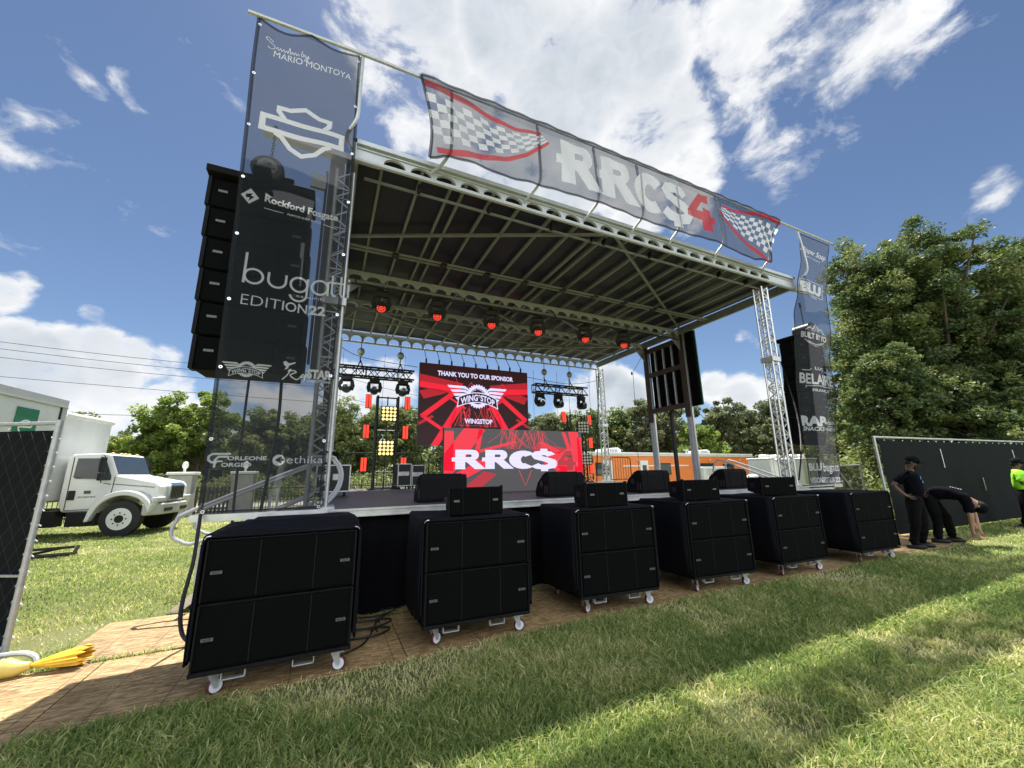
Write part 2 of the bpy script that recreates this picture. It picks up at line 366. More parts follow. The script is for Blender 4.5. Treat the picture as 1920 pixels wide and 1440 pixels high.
# grass blades
def grass_patch(name, n, xr, yr, hmin, hmax, wd, test, label, dens=None):
    X = rng.uniform(xr[0], xr[1], n); Y = rng.uniform(yr[0], yr[1], n)
    cz = RW[0, 2] * X + RW[1, 2] * Y; cx = RW[0, 0] * X + RW[1, 0] * Y
    ok = (cz > .5) & (np.abs(cx / np.maximum(cz, .01)) < 2.3) & test(X, Y)
    if dens is not None: ok &= rng.random(n) < dens(np.hypot(X, Y))
    X, Y = X[ok], Y[ok]
    bare_ = np.array([noise.noise(Vector((a * .9 + 7, b * .9, 5))) + .4 * noise.noise(Vector((a * 4, b * 4, 9))) for a, b in zip(X, Y)]); keep = rng.random(len(X)) > np.clip((bare_ - .22) * 3.2, 0, .62); X, Y, bare_ = X[keep], Y[keep], bare_[keep]; k = len(X); D = np.hypot(X, Y)
    pn = np.array([noise.noise(Vector((a * .7, b * .7, 0))) + .5 * noise.noise(Vector((a * 3, b * 3, 3))) for a, b in zip(X[::1], Y[::1])])
    H = (hmin + (hmax - hmin) * rng.random(k) ** 1.6) * (1 + .35 * pn) * (1 - np.clip((bare_ - .1), 0, .5)); wdt = wd * rng.uniform(.7, 1.3, k) * np.clip(D / 4, 1, 6) ** .8
    a = rng.uniform(0, 2 * np.pi, k); b = rng.uniform(0, 2 * np.pi, k); lean = rng.uniform(.25, 1.6, k) * H
    dx, dy = np.cos(a), np.sin(a); wx, wy = np.cos(b) * wdt / 2, np.sin(b) * wdt / 2
    z0 = np.zeros(k) - .004
    V = np.stack([np.stack([X - wx, Y - wy, z0], 1), np.stack([X + wx, Y + wy, z0], 1),
        np.stack([X - wx * .8 + dx * lean * .35, Y - wy * .8 + dy * lean * .35, H * .6], 1), np.stack([X + wx * .8 + dx * lean * .35, Y + wy * .8 + dy * lean * .35, H * .6], 1),
        np.stack([X + dx * lean + wx * .1, Y + dy * lean + wy * .1, H * .88], 1), np.stack([X + dx * lean - wx * .1, Y + dy * lean - wy * .1, H * .88], 1)], 1).reshape(-1, 3)
    i = np.arange(k)[:, None] * 6
    Fq = np.concatenate([i + np.array([[0, 1, 3, 2]]), i + np.array([[2, 3, 4, 5]])], 0)
    tint = np.clip(.36 + .45 * pn + np.clip((bare_ - .1) * 1.3, 0, .5) + rng.normal(0, .27, k), 0, 1); tint = np.repeat(tint, 6)
    o = fast_mesh(name, V, Fq, grass_m, tint=tint); tag(o, label, 'grass', kind='stuff'); return o
front = lambda X, Y: (Y < 3.99 + .02 * np.sin(X * 5) + .015 * np.sin(X * 23)) & (np.hypot(X, Y) > .6)
grass_patch('grass', 400000, (-2.5, 10), (.3, 4.0), .030, .085, .0088, front, 'long green lawn grass in front of the plywood walkway', lambda d: np.clip(1.25 - d * .14, .12, 1))
grass_patch('grass', 300000, (4, 30), (-8, 4.0), .04, .08, .006, lambda X, Y: front(X, Y) & (X > 7), 'lawn grass on the right in patches of sun', lambda d: np.clip(1.2 - d * .05, .15, 1))
grass_patch('grass', 300000, (-14, 1), (5.2, 24), .03, .07, .006, lambda X, Y: ((Y > 6.52) | (X < -2.1)) & (Y > 5.2), 'sunlit lawn grass behind the plywood walkway on the left', lambda d: np.clip(1.3 - d * .055, .12, 1))
grass_patch('grass', 60000, (12.9, 30), (3.9, 8), .04, .09, .008, lambda X, Y: Y > 3.95, 'shaded lawn grass along the foot of the long fence', lambda d: np.clip(1.1 - d * .03, .2, 1))
grass_patch('grass', 30000, (-1, 12), (6.45, 7.2), .04, .1, .007, lambda X, Y: Y > 6.3, 'dark grass tufts along the foot of the stage skirt')
grass_patch('grass', 5000, (-2.2, 12), (5.205, 5.255), .03, .07, .005, lambda X, Y: np.sin(X * 3.1) + np.sin(X * 7.7) > -.2, 'grass poking up through the joint between plywood sheets')

# plywood walkway sheets: each board a thing
def osb_mat():
    m = bpy.data.materials.new('osb'); m.use_nodes = True; t = NT(m.node_tree); b = m.node_tree.nodes['Principled BSDF']
    tcn = t.n('TexCoord'); mp = t.n('Mapping'); t.l(tcn.outputs['Object'], mp.inputs[0]); mp.inputs['Scale'].default_value = (14, 60, 1)
    v = t.n('TexVoronoi', i_Scale=1.6, i_Randomness=1); nd = t.n('TexNoise', i_Scale=2.2, i_Detail=3); t.l(mp.outputs[0], nd.inputs['Vector'])
    mxv = t.n('Mix', data_type='VECTOR', p0=.35); t.l(mp.outputs[0], mxv.inputs[4]); t.l(nd.outputs['Color'], mxv.inputs[5]); t.l(mxv.outputs[1], v.inputs['Vector'])
    sep = t.n('SeparateColor'); t.l(v.outputs['Color'], sep.inputs[0])
    r = t.ramp(sep.outputs[0], [(0, (.20, .12, .045)), (.35, (.29, .185, .075)), (.7, (.38, .255, .115)), (1, (.47, .33, .17))])
    n2 = t.n('TexNoise', i_Scale=26, i_Detail=6, i_Roughness=.75); mp2 = t.n('Mapping'); t.l(tcn.outputs['Object'], mp2.inputs[0]); mp2.inputs['Scale'].default_value = (.6, 2.6, 1); t.l(mp2.outputs[0], n2.inputs['Vector'])
    r2 = t.ramp(n2.outputs['Fac'], [(.36, .50), (.5, .95), (.7, 1.15)])
    mx = t.n('Mix', data_type='RGBA', blend_type='MULTIPLY', p0=1.0); t.l(r, mx.inputs[6]); t.l(r2, mx.inputs[7])
    # printed layout lines every 0.4 m
    sp = t.n('SeparateXYZ'); t.l(tcn.outputs['Object'], sp.inputs[0])
    fx = t.math('FRACT', t.math('DIVIDE', t.math('ADD', sp.outputs[0], 20.2), .406)); lx = t.math('LESS_THAN', t.math('ABSOLUTE', t.math('SUBTRACT', fx, .5)), .014)
    mx2 = t.n('Mix', data_type='RGBA', blend_type='MULTIPLY'); t.l(t.math('MULTIPLY', lx, .55), mx2.inputs[0]); t.l(mx.outputs[2], mx2.inputs[6]); mx2.inputs[7].default_value = (.25, .18, .12, 1)
    st = t.n('TexNoise', i_Scale=1.4, i_Detail=3); t.l(tcn.outputs['Object'], st.inputs['Vector'])
    mx3 = t.n('Mix', data_type='RGBA', blend_type='MULTIPLY', p0=1.0); t.l(mx2.outputs[2], mx3.inputs[6]); t.l(t.ramp(st.outputs['Fac'], [(.35, .78), (.65, 1.08)]), mx3.inputs[7])
    t.l(mx3.outputs[2], b.inputs['Base Color']); b.inputs['Roughness'].default_value = .75
    bn = t.n('Bump', i_Strength=.35, i_Distance=.004); t.l(n2.outputs['Fac'], bn.inputs['Height']); t.l(bn.outputs[0], b.inputs['Normal'])
    return m
osb = osb_mat()
k = 0
places = ['on the left, in full sun', 'under the nearest subwoofer stack', 'under the second subwoofer stack', 'under the third and fourth subwoofer stacks', 'under the fifth subwoofer stack', 'at the sixth subwoofer stack', 'at the feet of the men']
for row, (y0, y1) in enumerate(((3.98, 5.20), (5.26, 6.48))):
    xs = [-6.56, -4.1, -1.66 - .0, .80, 3.25, 5.70, 8.15, 10.6, 13.05] if row == 0 else [-2.1, .35, 2.8, 5.25, 7.7, 10.15, 12.6]
    for i in range(len(xs) - 1):
        w_ = xs[i + 1] - xs[i] - .012; zz = .008 + .0015 * ((i + row) % 3); bm_ = MB()
        cxx, cyy = (xs[i] + xs[i + 1]) / 2, (y0 + y1) / 2
        o = bm_.box((0, 0, 0), (w_, y1 - y0, .011)).build('plywood_sheet', osb)
        o.location = (cxx, cyy + random.uniform(-.02, .02), zz); o.rotation_euler = (0, random.uniform(-.0006, .0006), random.uniform(-.004, .004))
        tag(o, 'flat chipboard sheet in the %s row, %s of %d from the left' % (('grass-side front', 'stage-side back')[row], ('first', 'second', 'third', 'fourth', 'fifth', 'sixth', 'seventh', 'eighth')[i], len(xs) - 1), 'plywood sheet', 'chipboard sheets laid as a walkway')

n = 900; X = rng.uniform(-2.6, 12, n); Y = 4.0 + 1.25 * rng.random(n) ** 1.8; A_ = rng.uniform(0, 6.28, n); L_ = rng.uniform(.015, .05, n)
V = np.stack([np.stack([X, Y, np.full(n, .0185)], 1), np.stack([X + np.cos(A_) * L_, Y + np.sin(A_) * L_, np.full(n, .021)], 1), np.stack([X + np.cos(A_) * L_ - np.sin(A_) * .004, Y + np.sin(A_) * L_ + np.cos(A_) * .004, np.full(n, .021)], 1), np.stack([X - np.sin(A_) * .004, Y + np.cos(A_) * .004, np.full(n, .0185)], 1)], 1).reshape(-1, 3)
tag(fast_mesh('grass_clippings', V, np.arange(n * 4).reshape(-1, 4), grass_m, tint=np.repeat(rng.random(n), 4)), 'loose grass clippings and straw scattered on the plywood walkway', 'clippings', kind='stuff')
# ================================================================== STAGE
st = thing('mobile_stage', 'large mobile outdoor stage with black canopy roof and aluminium beams', 'stage', (XR / 2, FY, 0))
MB().box((XR / 2, (FY + 13.3) / 2, ZD - .035), (XR, 13.3 - FY - .04, .07)).build('deck', deckm, st, w=True)
f_ = MB().box((XR / 2, FY - .01, ZD - .05), (XR, .06, .095)).box((XR / 2, FY - .045, ZD - .012), (XR, .02, .026)).box((XR / 2, FY - .045, ZD - .088), (XR, .02, .02))
f_.build('deck_fascia', alu, st, w=True, bevel=.002)
MB().box((XR / 2, 13.32, ZD - .05), (XR, .05, .1)).box((XR + .02, 9.3, ZD - .05), (.05, 7.9, .1)).build('deck_edge', alu, st, w=True)
# skirt with folds
V = []; Fs = []; NX = 150
for i in range(NX + 1):
    x = XR * i / NX; 
    for j, z in enumerate((ZD - .1, .7, .02)):
        V.append((x, FY + .06 + (.02 + .05 * j) * (math.sin(x * 7.1) + .6 * math.sin(x * 17 + 1) + .4 * noise.noise(Vector((x * 3, j, 0)))) * .6, z))
for i in range(NX):
    for j in range(2): a = i * 3 + j; Fs.append((a, a + 3, a + 4, a + 1))
MB().add(V, Fs).build('skirt', skirtm, st, smooth=True, w=True)
MB().add([(.02, FY, .02), (.02, 13.2, .02), (.02, 13.2, ZD - .1), (.02, FY, ZD - .1)], [(0, 1, 2, 3)]).build('skirt', skirtm, st, w=True)
# roof canopy
rf = MB().box((XR / 2, (FY + 13.5) / 2, ZT - .02), (XR - .06, 13.5 - FY - .1, .03)).build('roof_canopy', canopym, st, w=True)
for (y, off) in ((FY, 0), (13.52, .0)): pass
def beam(name, y, z0, z1, x0, x1, m, n, depth=.05, hole=.78, hb=.055):
    """beam web with a row of arched openings above a round lower tube"""
    cw = (x1 - x0) / n; mb = MB(); zt = z0 + hb; A = 8; ht = (z1 - z0) * .46
    for i in range(n):
        c = x0 + cw * (i + .5); hw = cw * hole / 2
        pts = [(c - cw / 2, zt)] + [(c - hw * math.cos(math.pi * k / A) , zt + .012 + ht * math.sin(math.pi * k / A) ** .8) for k in range(A + 1)] + [(c + cw / 2, zt)]
        for a, b in zip(pts[:-1], pts[1:]):
            if b[0] - a[0] < 1e-5: continue
            mb.prism([(a[0], a[1]), (b[0], b[1]), (b[0], z1), (a[0], z1)], lambda u, v, l: (u, l, v), y - depth / 2, y + depth / 2)
    return mb
front = beam('f', FY, ZB, ZT - .03, .40, 9.66, alu_w, 23, hole=.82)
front.box((.2, FY, (ZB + ZT) / 2 - .01), (.4, .05, ZT - ZB - .02)).box(((9.66 + XR) / 2, FY, (ZB + ZT) / 2 - .01), (XR - 9.66, .05, ZT - ZB - .02))
front.box((XR / 2, FY - .05, ZT - .02), (XR + .02, .06, .07)).box((XR / 2, FY - .034, ZT - .10), (XR + .02, .025, .016))
fb = front.build('front_beam', alu_w, st, w=True)
MB().tube([(0, FY - .03, ZB + .02), (XR, FY - .03, ZB + .02)], .038, 8).build('lower_tube', alu_w, fb, smooth=True, w=True)
MB().box((XR - .02, FY - .02, (ZB + ZT) / 2), (.06, .12, ZT - ZB + .05)).box((.02, FY - .02, (ZB + ZT) / 2), (.06, .12, ZT - ZB + .05)).build('end_cap', alu_w, fb, w=True)
for y, z0, z1, n in ((9.02, ZB - .10, ZB + .17, 26), (10.68, ZB - .10, ZB + .17, 26)):
    b_ = beam('m', y, z0, z1, .1, XR - .1, alu_w, n).build('middle_beam', alu_w, st, w=True)
    MB().tube([(.1, y, z0 + .02), (XR - .1, y, z0 + .02)], .035, 8).build('lower_tube', rafter_m, b_, smooth=True, w=True)
b_ = beam('r', 13.55, ZB - .1, ZB + .30, 0, XR, alu_w, 26, hole=.86).build('rear_beam', alu_w, st, w=True)
MB().tube([(0, 13.55, ZB - .08), (XR, 13.55, ZB - .08)], .035, 8).build('lower_tube', alu_w, b_, smooth=True, w=True)
for x in (.02, XR - .02):
    MB().box((x, (FY + 13.55) / 2, ZB + .14), (.05, 13.55 - FY, .22)).box((x - .035 if x > 5 else x + .035, (FY + 13.55) / 2, ZB + .02), (.07, 13.55 - FY, .035)).build('side_rail', rafter_m, st, w=True)
for i, x in enumerate([.44, 1.04, 1.55, 1.77, 2.27, 2.83, 3.5, 4.1, 4.6, 4.84, 5.35, 5.92, 6.56, 7.16, 7.66, 7.9, 8.4, 9.0, 9.62, 10.2]):
    MB().box((x, (FY + 13.5) / 2, ZB + .21), (.042, 13.5 - FY - .1, .06)).build('rafter', rafter_m, st, w=True)
for y, x0, z in ((5.78, .2, ZB + .10), (7.80, .1, ZB + .10), (7.92, .1, ZB + .10), (12.0, .1, ZB + .12)):
    MB().tube([(x0, y, z), (XR - .5 if y < 6 else XR - .1, y, z)], .027, 6).build('purlin', rafter_m, st, smooth=True, w=True)
for a, b in (((.06, 7.6), (4.9, 5.45)), ((4.9, 5.45), (XR - .1, 8.9)), ((.1, 10.7), (4.86, 13.4)), ((4.86, 13.4), (XR - .1, 10.8)), ((5.3, 9.1), (8, 10.6)), ((2.6, 9.1), (5.3, 10.6))):
    MB().bar((a[0], a[1], ZB + .15), (b[0], b[1], ZB + .15), .05, .05).build('roof_brace', rafter_m, st, w=True)
for x in (1.0, 2.05, 3.1, 4.1, 5.2, 6.2, 7.2, 8.3):   # purlin clamps
    MB().box((x, 7.86, ZB + .085), (.14, .17, .05)).build('purlin_clamp', blackm, st, w=True)
for x in (1.05, 2.3, 3.6, 4.55, 4.85, 6.1, 7.2, 8.3, 9.3):
    MB().box((x, 5.70, ZB + .13), (.05, .10, .13)).build('hanger', blackm, st, w=True)
# main lifting columns left and right
for sx, sgn in ((.0, 1), (XR, -1)):
    for y in (9.02, 10.66):
        c = MB().box((sx, y, 4.72), (.13, .17, 2.85)).build('column', rust if sgn < 0 else alu, st, w=True)
        MB().box((sx - .0, y, 2.3), (.10, .12, 2.2)).build('column_inner', alu_w, c, w=True)
        MB().box((sx + .0, y - .13, 3.75), (.06, .06, 5.0)).build('column_guide', alu, c, w=True)
        k_ = MB().prism([(0, 0), (.5 * sgn, 0), (0, -.5)], lambda u, v, l: (sx + u, l, ZB - .08 + v), y - .02, y + .02).build('gusset', rafter_m, c, w=True)
    for z in (5.02, 3.70, 5.95): MB().box((sx, 9.84, z), (.12, 1.50, .16)).build('column_crossbar', rust, st, w=True)
    MB().box((sx + .17 * -sgn, 9.84, 4.85), (.05, 1.5, 2.2)).build('column_backing', skirtm, st, w=True)
    for z0_, z1_ in ((5.12, 5.88), (3.80, 4.92)):
        for q in range(3): MB().box((sx, 9.45 + .38 * q, (z0_ + z1_) / 2), (.06, .055, z1_ - z0_)).build('louvre_bar', alu, st, w=True)
    MB().tube([(sx - .1 * sgn, 9.84, ZD), (sx - .1 * sgn, 9.84, 3.9)], .07, 10).build('lift_ram', blackm, st, smooth=True, w=True)
    MB().tube(smoothpts([(sx, 9.25, 3.7), (sx, 9.35, 3.42), (sx, 9.5, 3.5), (sx, 9.65, 3.6), (sx, 9.8, 3.45), (sx, 9.95, 3.62), (sx, 10.15, 3.42), (sx, 10.35, 3.48), (sx, 10.42, 3.75)]), .022, 6).build('hydraulic_hose', blackplastic, st, smooth=True, w=True)
MB().box((XR + .06, 8.74, 4.88), (.10, .42, 2.5)).build('side_panel', skirtm, st, w=True)
MB().box((XR + .10, 8.515, 4.88), (.03, .03, 2.5)).build('panel_trim', grn, st, w=True)
# PA boom arms
for x0, x1 in ((.05, -1.15), (XR - .05, XR + 1.3)):
    MB().bar((x0, 5.62, 6.33), (x1, 5.62, 6.40), .12, .10).build('boom_arm', alu, st, w=True)
MB().box((-.19, 5.80, 4.72), (.20, .16, 3.5)).box((-.04, 5.80, 4.72), (.06, .2, 3.5)).box((-.32, 5.78, 4.6), (.03, .12, 3.0)).box((-.12, 5.9, 3.0), (.34, .22, .12)).build('support_mast', mat('dull_steel', (.11, .105, .10), .5, .4, .15, 6), st, w=True)
MB().box((-.42, 5.7, 5.86), (.2, .06, .22)).build('junction_box', galv, st, w=True)
# wing bars carrying the hanging side banners
MB().box((-.58, FY - .06, ZD - .02), (1.3, .08, .07)).build('banner_outrigger', alu, st, w=True)
MB().bar((XR, FY - .04, ZD - .02), (10.95, FY - .04, ZD - .02), .07).build('banner_outrigger', alu, st, w=True)
# curved posts and the pole that carries the banners
PZ = 7.79
for x in (.03, 1.41, 3.02, 4.27, 5.36, 6.36, 7.73, 9.37, 10.9):
    fx = x - .03 if x < 1 else x - .28 + .02 * x
    MB().tube(smoothpts([(fx, FY - .06, ZB + .16), (x - .12, FY - .16, ZB + .27), (x - .01, FY - .27, ZB + .50), (x, FY - .27, ZB + .95), (x, FY - .22, PZ + .01)], 5), .026, 7).build('curved_post', galv, st, smooth=True, w=True)
MB().tube([(-1.42, 5.1, PZ - .06), (0, 5.1, PZ - .005), (3, 5.1, PZ + .03), (6.3, 5.1, PZ + .04), (9.4, 5.1, PZ + .01), (12.5, 5.1, PZ - .03)], .028, 8).build('banner_pole', galv, st, smooth=True, w=True)

# ================================================================== BANNERS
def surf_left(u, v, off=0):                   # u = X, v = Z
    Y = 5.1 + (7.75 - v) * .031 + (.022 * math.sin(u * 4 + v * .8) + .008 * math.sin(v * 4.3 + u * 5) + .006 * math.sin(u * 11 - v * 1.7)) * min(1, max(0, v - 1.2) * .5)
    return (u, Y - off, v)
def tags(txt): return txt
def cloth(name, fn, u0, u1, v0, v1, nu, nv, m, parent, edge=None):
    mb = MB(); 
    for j in range(nv + 1):
        for i in range(nu + 1):
            u = u0 + (u1 - u0) * i / nu; v = v0 + (v1 - v0) * j / nv
            if edge: u, v = edge(i / nu, j / nv)
            mb.v.append(tuple(fn(u, v)))
    for j in range(nv):
        for i in range(nu): a = j * (nu + 1) + i; mb.f.append((a, a + 1, a + nu + 2, a + nu + 1))
    return mb.build(name, m, parent, smooth=True, w=True)
LW = .0025
def rel(fn, root, off):
    o = root.location; return lambda u, v: Vector(fn(u, v, off)) - o
lb = thing('hanging_banner', 'tall see-through sponsor banner at the left end of the stage', 'banner', (-.64, 5.3, 1.25))
lb['label'] = 'tall see-through grey sponsor banner hanging at the left end of the stage'
def ledge(s, t):
    zt = 7.72 - .085 * (math.sin(math.pi * ((s * 2) % 1)) if s not in (0, .5, 1) else 0) - .02 * 0
    v = 1.25 + (zt - 1.25) * t; uL = -1.14 - .15 * ((v - 1.25) / 6.5) - .012 * math.sin(v * 1.1); uR = .0 - .02 * math.sin(v * .9)
    return uL + (uR - uL) * s, v
cloth('mesh_sheet', surf_left, 0, 1, 0, 1, 16, 50, fabric, lb, ledge)
h = Art()
for s0 in (0, 1):
    h.rib([ledge(s0, j / 40) for j in range(41)], .045)
h.rib([ledge(i / 16, 1) for i in range(17)], .04); h.rib([ledge(i / 16, 0) for i in range(17)], .04)
h.build('hem', fabric_hem, lb, rel(surf_left, lb, .003), .3)
g = Art()
for s0 in (.015, .985):
    for t in (.002, .12, .245, .37, .5, .62, .74, .86, .985): u, v = ledge(s0, t); g.ring(u, v, .014, .010, 8)
g.build('eyelet', pearl, lb, rel(surf_left, lb, .006))
def wingstop(a, cx, cy, w, hole=True, inner=None):      # winged shield emblem
    s = w / 2
    P = lambda x, y: (cx + x * s, cy + y * s)
    for sg in (-1, 1):
        for k, (y0, x1, y1) in enumerate(((.30, .98, .30), (.19, .88, .17), (.08, .80, .05), (-.03, .73, -.06))):
            a.poly([P(sg * .30, y0 - .03 + .02 * k), P(sg * (.42), y0 + .055), P(sg * x1, y1 + .055), P(sg * (x1 - .06), y1 - .02), P(sg * .45, y0 - .025), P(sg * .30, y0 - .075)][::sg])
    n = 26; out = []
    for i in range(n * 2):
        r = .34 if i % 2 else .39; out.append(P(r * math.cos(math.pi * i / n), .06 + r * math.sin(math.pi * i / n)))
    inn = [P(.255 * math.cos(-math.pi * i / 12), .06 + .255 * math.sin(-math.pi * i / 12)) for i in range(24)]
    a.poly(out, [inn])
    bd = Art(); fr = Art()
    top = [P(x / 10 * .62, .17 - .17 * (x / 10) ** 2) for x in range(-10, 11)]; bot = [P(x / 10 * .66, -.13 - .17 * (x / 10) ** 2) for x in range(10, -11, -1)]
    bd.poly(top + bot); fr.rib(top + bot, .028 * s, True)
    def bend(u, v, X, Y): q = (u - .5) * 2; return P(q * .56, -.085 - .15 * q * q + v * .21)
    fr.text('WING*STOP', 0, 0, 1, 1, .03, bend=bend)
    t2 = Art(); t2.text('THE WING', 0, 0, 1, 1, .01, bend=lambda u, v, X, Y: P((.2 + .075 * v) * math.cos(R_(150 - 120 * u)), .06 + (.2 + .075 * v) * math.sin(R_(150 - 120 * u))))
    o = len(a.v); a.v += t2.v; a.f += [tuple(i + o for i in f) for f in t2.f]
    t3 = Art(); t3.text('EXPERTS', 0, 0, 1, 1, .01, bend=lambda u, v, X, Y: P((.275 - .075 * v) * math.cos(R_(220 + 100 * u)), .02 + (.275 - .075 * v) * math.sin(R_(220 + 100 * u))))
    o = len(a.v); a.v += t3.v; a.f += [tuple(i + o for i in f) for f in t3.f]
    return bd, fr
def bugatti(a, x, y, w, t):                   # geometric single-line lettering, x-height r*2
    r = w / 8.6; tw = t
    c = x + r; a.ring(c, y + r, r * .86, tw); a.rib([(x + .12 * r, y + .05 * r), (x + .12 * r, y + 3.7 * r)], tw)
    c += 2.25 * r; a.rib([(c - .86 * r, y + 1.86 * r), (c - .86 * r, y + r)], tw); a.arc(c, y + r, r * .86, 180, 360, tw); a.rib([(c + .86 * r, y + r), (c + .86 * r, y + 1.86 * r)], tw)
    c += 2.2 * r; a.ring(c, y + r, r * .86, tw); a.rib([(c + .86 * r, y + 1.86 * r), (c + .86 * r, y - .15 * r)], tw); a.arc(c, y - .15 * r, r * .86, 0, -165, tw)
    c += 2.2 * r; a.ring(c, y + r, r * .86, tw); a.rib([(c + .86 * r, y + 1.86 * r), (c + .86 * r, y + .1 * r)], tw)
    for _ in range(2):
        c += .95 * r if _ else 1.3 * r; a.rib([(c, y + 2.7 * r), (c, y + .5 * r), (c + .15 * r, y + .2 * r), (c + .45 * r, y + .14 * r)], tw); a.rib([(c - .4 * r, y + 1.8 * r), (c + .5 * r, y + 1.8 * r)], tw * .9)
    c += .85 * r; a.rib([(c, y + .14 * r), (c, y + 1.86 * r)], tw); a.disc(c, y + 2.4 * r, tw * .62, 8)
a = Art()
sc_ = [(-1.10, 7.43), (-1.16, 7.47), (-1.19, 7.45), (-1.14, 7.41), (-1.08, 7.37), (-1.09, 7.32), (-1.14, 7.31), (-1.15, 7.335)]
a.rib([tuple(p) for p in smoothpts(sc_)], .009)
x = -1.06; pts = []
for i, hgt in enumerate((.035, .035, .035, .03, .09, .035, .035, .03)): pts += [(x, 7.335), (x + .014, 7.335 + hgt), (x + .028, 7.335)]; x += .036
a.rib([tuple(p) for p in smoothpts(pts, 3)], .008)
a.rib([tuple(p) for p in smoothpts([(-.745, 7.42), (-.755, 7.35), (-.74, 7.335), (-.72, 7.35), (-.735, 7.375), (-.70, 7.36), (-.70, 7.335), (-.68, 7.34), (-.665, 7.37), (-.68, 7.30), (-.71, 7.28), (-.70, 7.31), (-.65, 7.345)], 3)], .008)
a.text('MARIO MONTOYA', -1.08, 7.20, .975, .10, .0, slope=.01)
a.build('lettering', fabric_w, lb, rel(surf_left, lb, .004), .12)
a = Art()                                     # bar and shield outline
a.rib([(-1.10, 6.25), (-.15, 6.24), (-.15, 6.055), (-1.10, 6.055)], .07, True)
a.rib([(-.86, 6.27), (-.93, 6.36), (-.93, 6.415), (-.80, 6.42), (-.625, 6.51), (-.45, 6.42), (-.32, 6.41), (-.32, 6.34), (-.38, 6.26)], .062)
a.rib([(-.95, 6.03), (-.87, 5.99), (-.76, 5.86), (-.62, 5.79), (-.46, 5.85), (-.36, 5.97), (-.28, 6.02)], .062)
a.build('bar_and_shield_emblem', fabric_w, lb, rel(surf_left, lb, .004), .15)
a = Art()
a.poly([(-1.205, 5.01), (-1.11, 5.115), (-1.012, 5.01), (-1.11, 4.905)], [[(-1.155, 5.03), (-1.085, 5.055), (-1.10, 5.02), (-1.065, 5.01), (-1.12, 4.94), (-1.11, 4.99), (-1.15, 4.985)]])
a.text('Rockford Fosgate', -.955, 4.965, .845, .13, .028, slope=-.05); a.poly([(-.955, 5.115), (-.955, 5.03), (-.93, 5.07), (-.87, 5.075)])
a.text('PURPOSE BUILT AUDIO', -.70, 4.885, .39, .028, .012, .3, slope=-.04); a.rib([(-.95, 4.905), (-.74, 4.90)], .008); a.rib([(-.28, 4.872), (-.11, 4.835)], .008)
a.build('lettering', fabric_w, lb, rel(surf_left, lb, .004), .12)
a = Art(); bugatti(a, -1.07, 3.865, .93, .026); a.text('GROUP(E)', -.50, 3.80, .32, .035, .015, space=1.3)
a.text('EDIT', -1.055, 3.60, .40, .125, -.012); a.text('ION', -.635, 3.60, .27, .125, .008); a.text('22', -.345, 3.60, .19, .125, .035)
a.build('lettering', fabric_w, lb, rel(surf_left, lb, .004), .15)
a = Art(); bd, fr = wingstop(a, -.91, 2.81, .50); a.build('winged_emblem', fabric_w, lb, rel(surf_left, lb, .004), .1); bd.build('emblem_band', fabric_hem, lb, rel(surf_left, lb, .006), .1); fr.build('emblem_lettering', fabric_w, lb, rel(surf_left, lb, .009), .1)
a = Art()
a.rib([tuple(p) for p in smoothpts([(-.55, 2.74), (-.50, 2.80), (-.47, 2.87), (-.49, 2.85), (-.44, 2.86), (-.41, 2.84), (-.47, 2.80), (-.40, 2.75), (-.35, 2.79), (-.33, 2.82), (-.36, 2.79), (-.33, 2.78), (-.31, 2.81), (-.32, 2.73), (-.30, 2.82), (-.27, 2.81)], 3)], .014)
a.poly([(-.555, 2.955), (-.53, 2.97), (-.51, 2.955), (-.49, 2.945), (-.43, 2.965), (-.42, 2.955), (-.49, 2.915), (-.50, 2.88), (-.535, 2.86), (-.52, 2.90), (-.545, 2.92)])
a.text('STAR', -.29, 2.775, .27, .12, .05); a.text('ENERGY DRINK', -.28, 2.73, .26, .032, .015)
a.build('lettering', fabric_w, lb, rel(surf_left, lb, .004), .15)
a = Art()
a.rib([(-.95, 1.865), (-1.12, 1.865), (-1.15, 1.84), (-1.15, 1.80), (-1.12, 1.775), (-1.07, 1.775)], .022); a.rib([(-.97, 1.835), (-1.06, 1.835), (-1.09, 1.80), (-1.09, 1.72)], .022); a.rib([(-1.09, 1.785), (-1.02, 1.785)], .018)
a.text('ORLEONE', -.98, 1.795, .37, .045, .03); a.text('ORGED', -1.03, 1.725, .28, .045, .03)
a.poly([(-.49 + .062 * math.cos(2 * math.pi * i / 20), 1.797 + .062 * math.sin(2 * math.pi * i / 20)) for i in range(20)], [[(-.53, 1.80), (-.46, 1.845), (-.46, 1.815), (-.435, 1.807), (-.435, 1.79), (-.46, 1.782), (-.46, 1.755)]])
a.text('ethika', -.41, 1.76, .38, .085, -.008)
a.build('lettering', fabric_w, lb, rel(surf_left, lb, .004), .15)

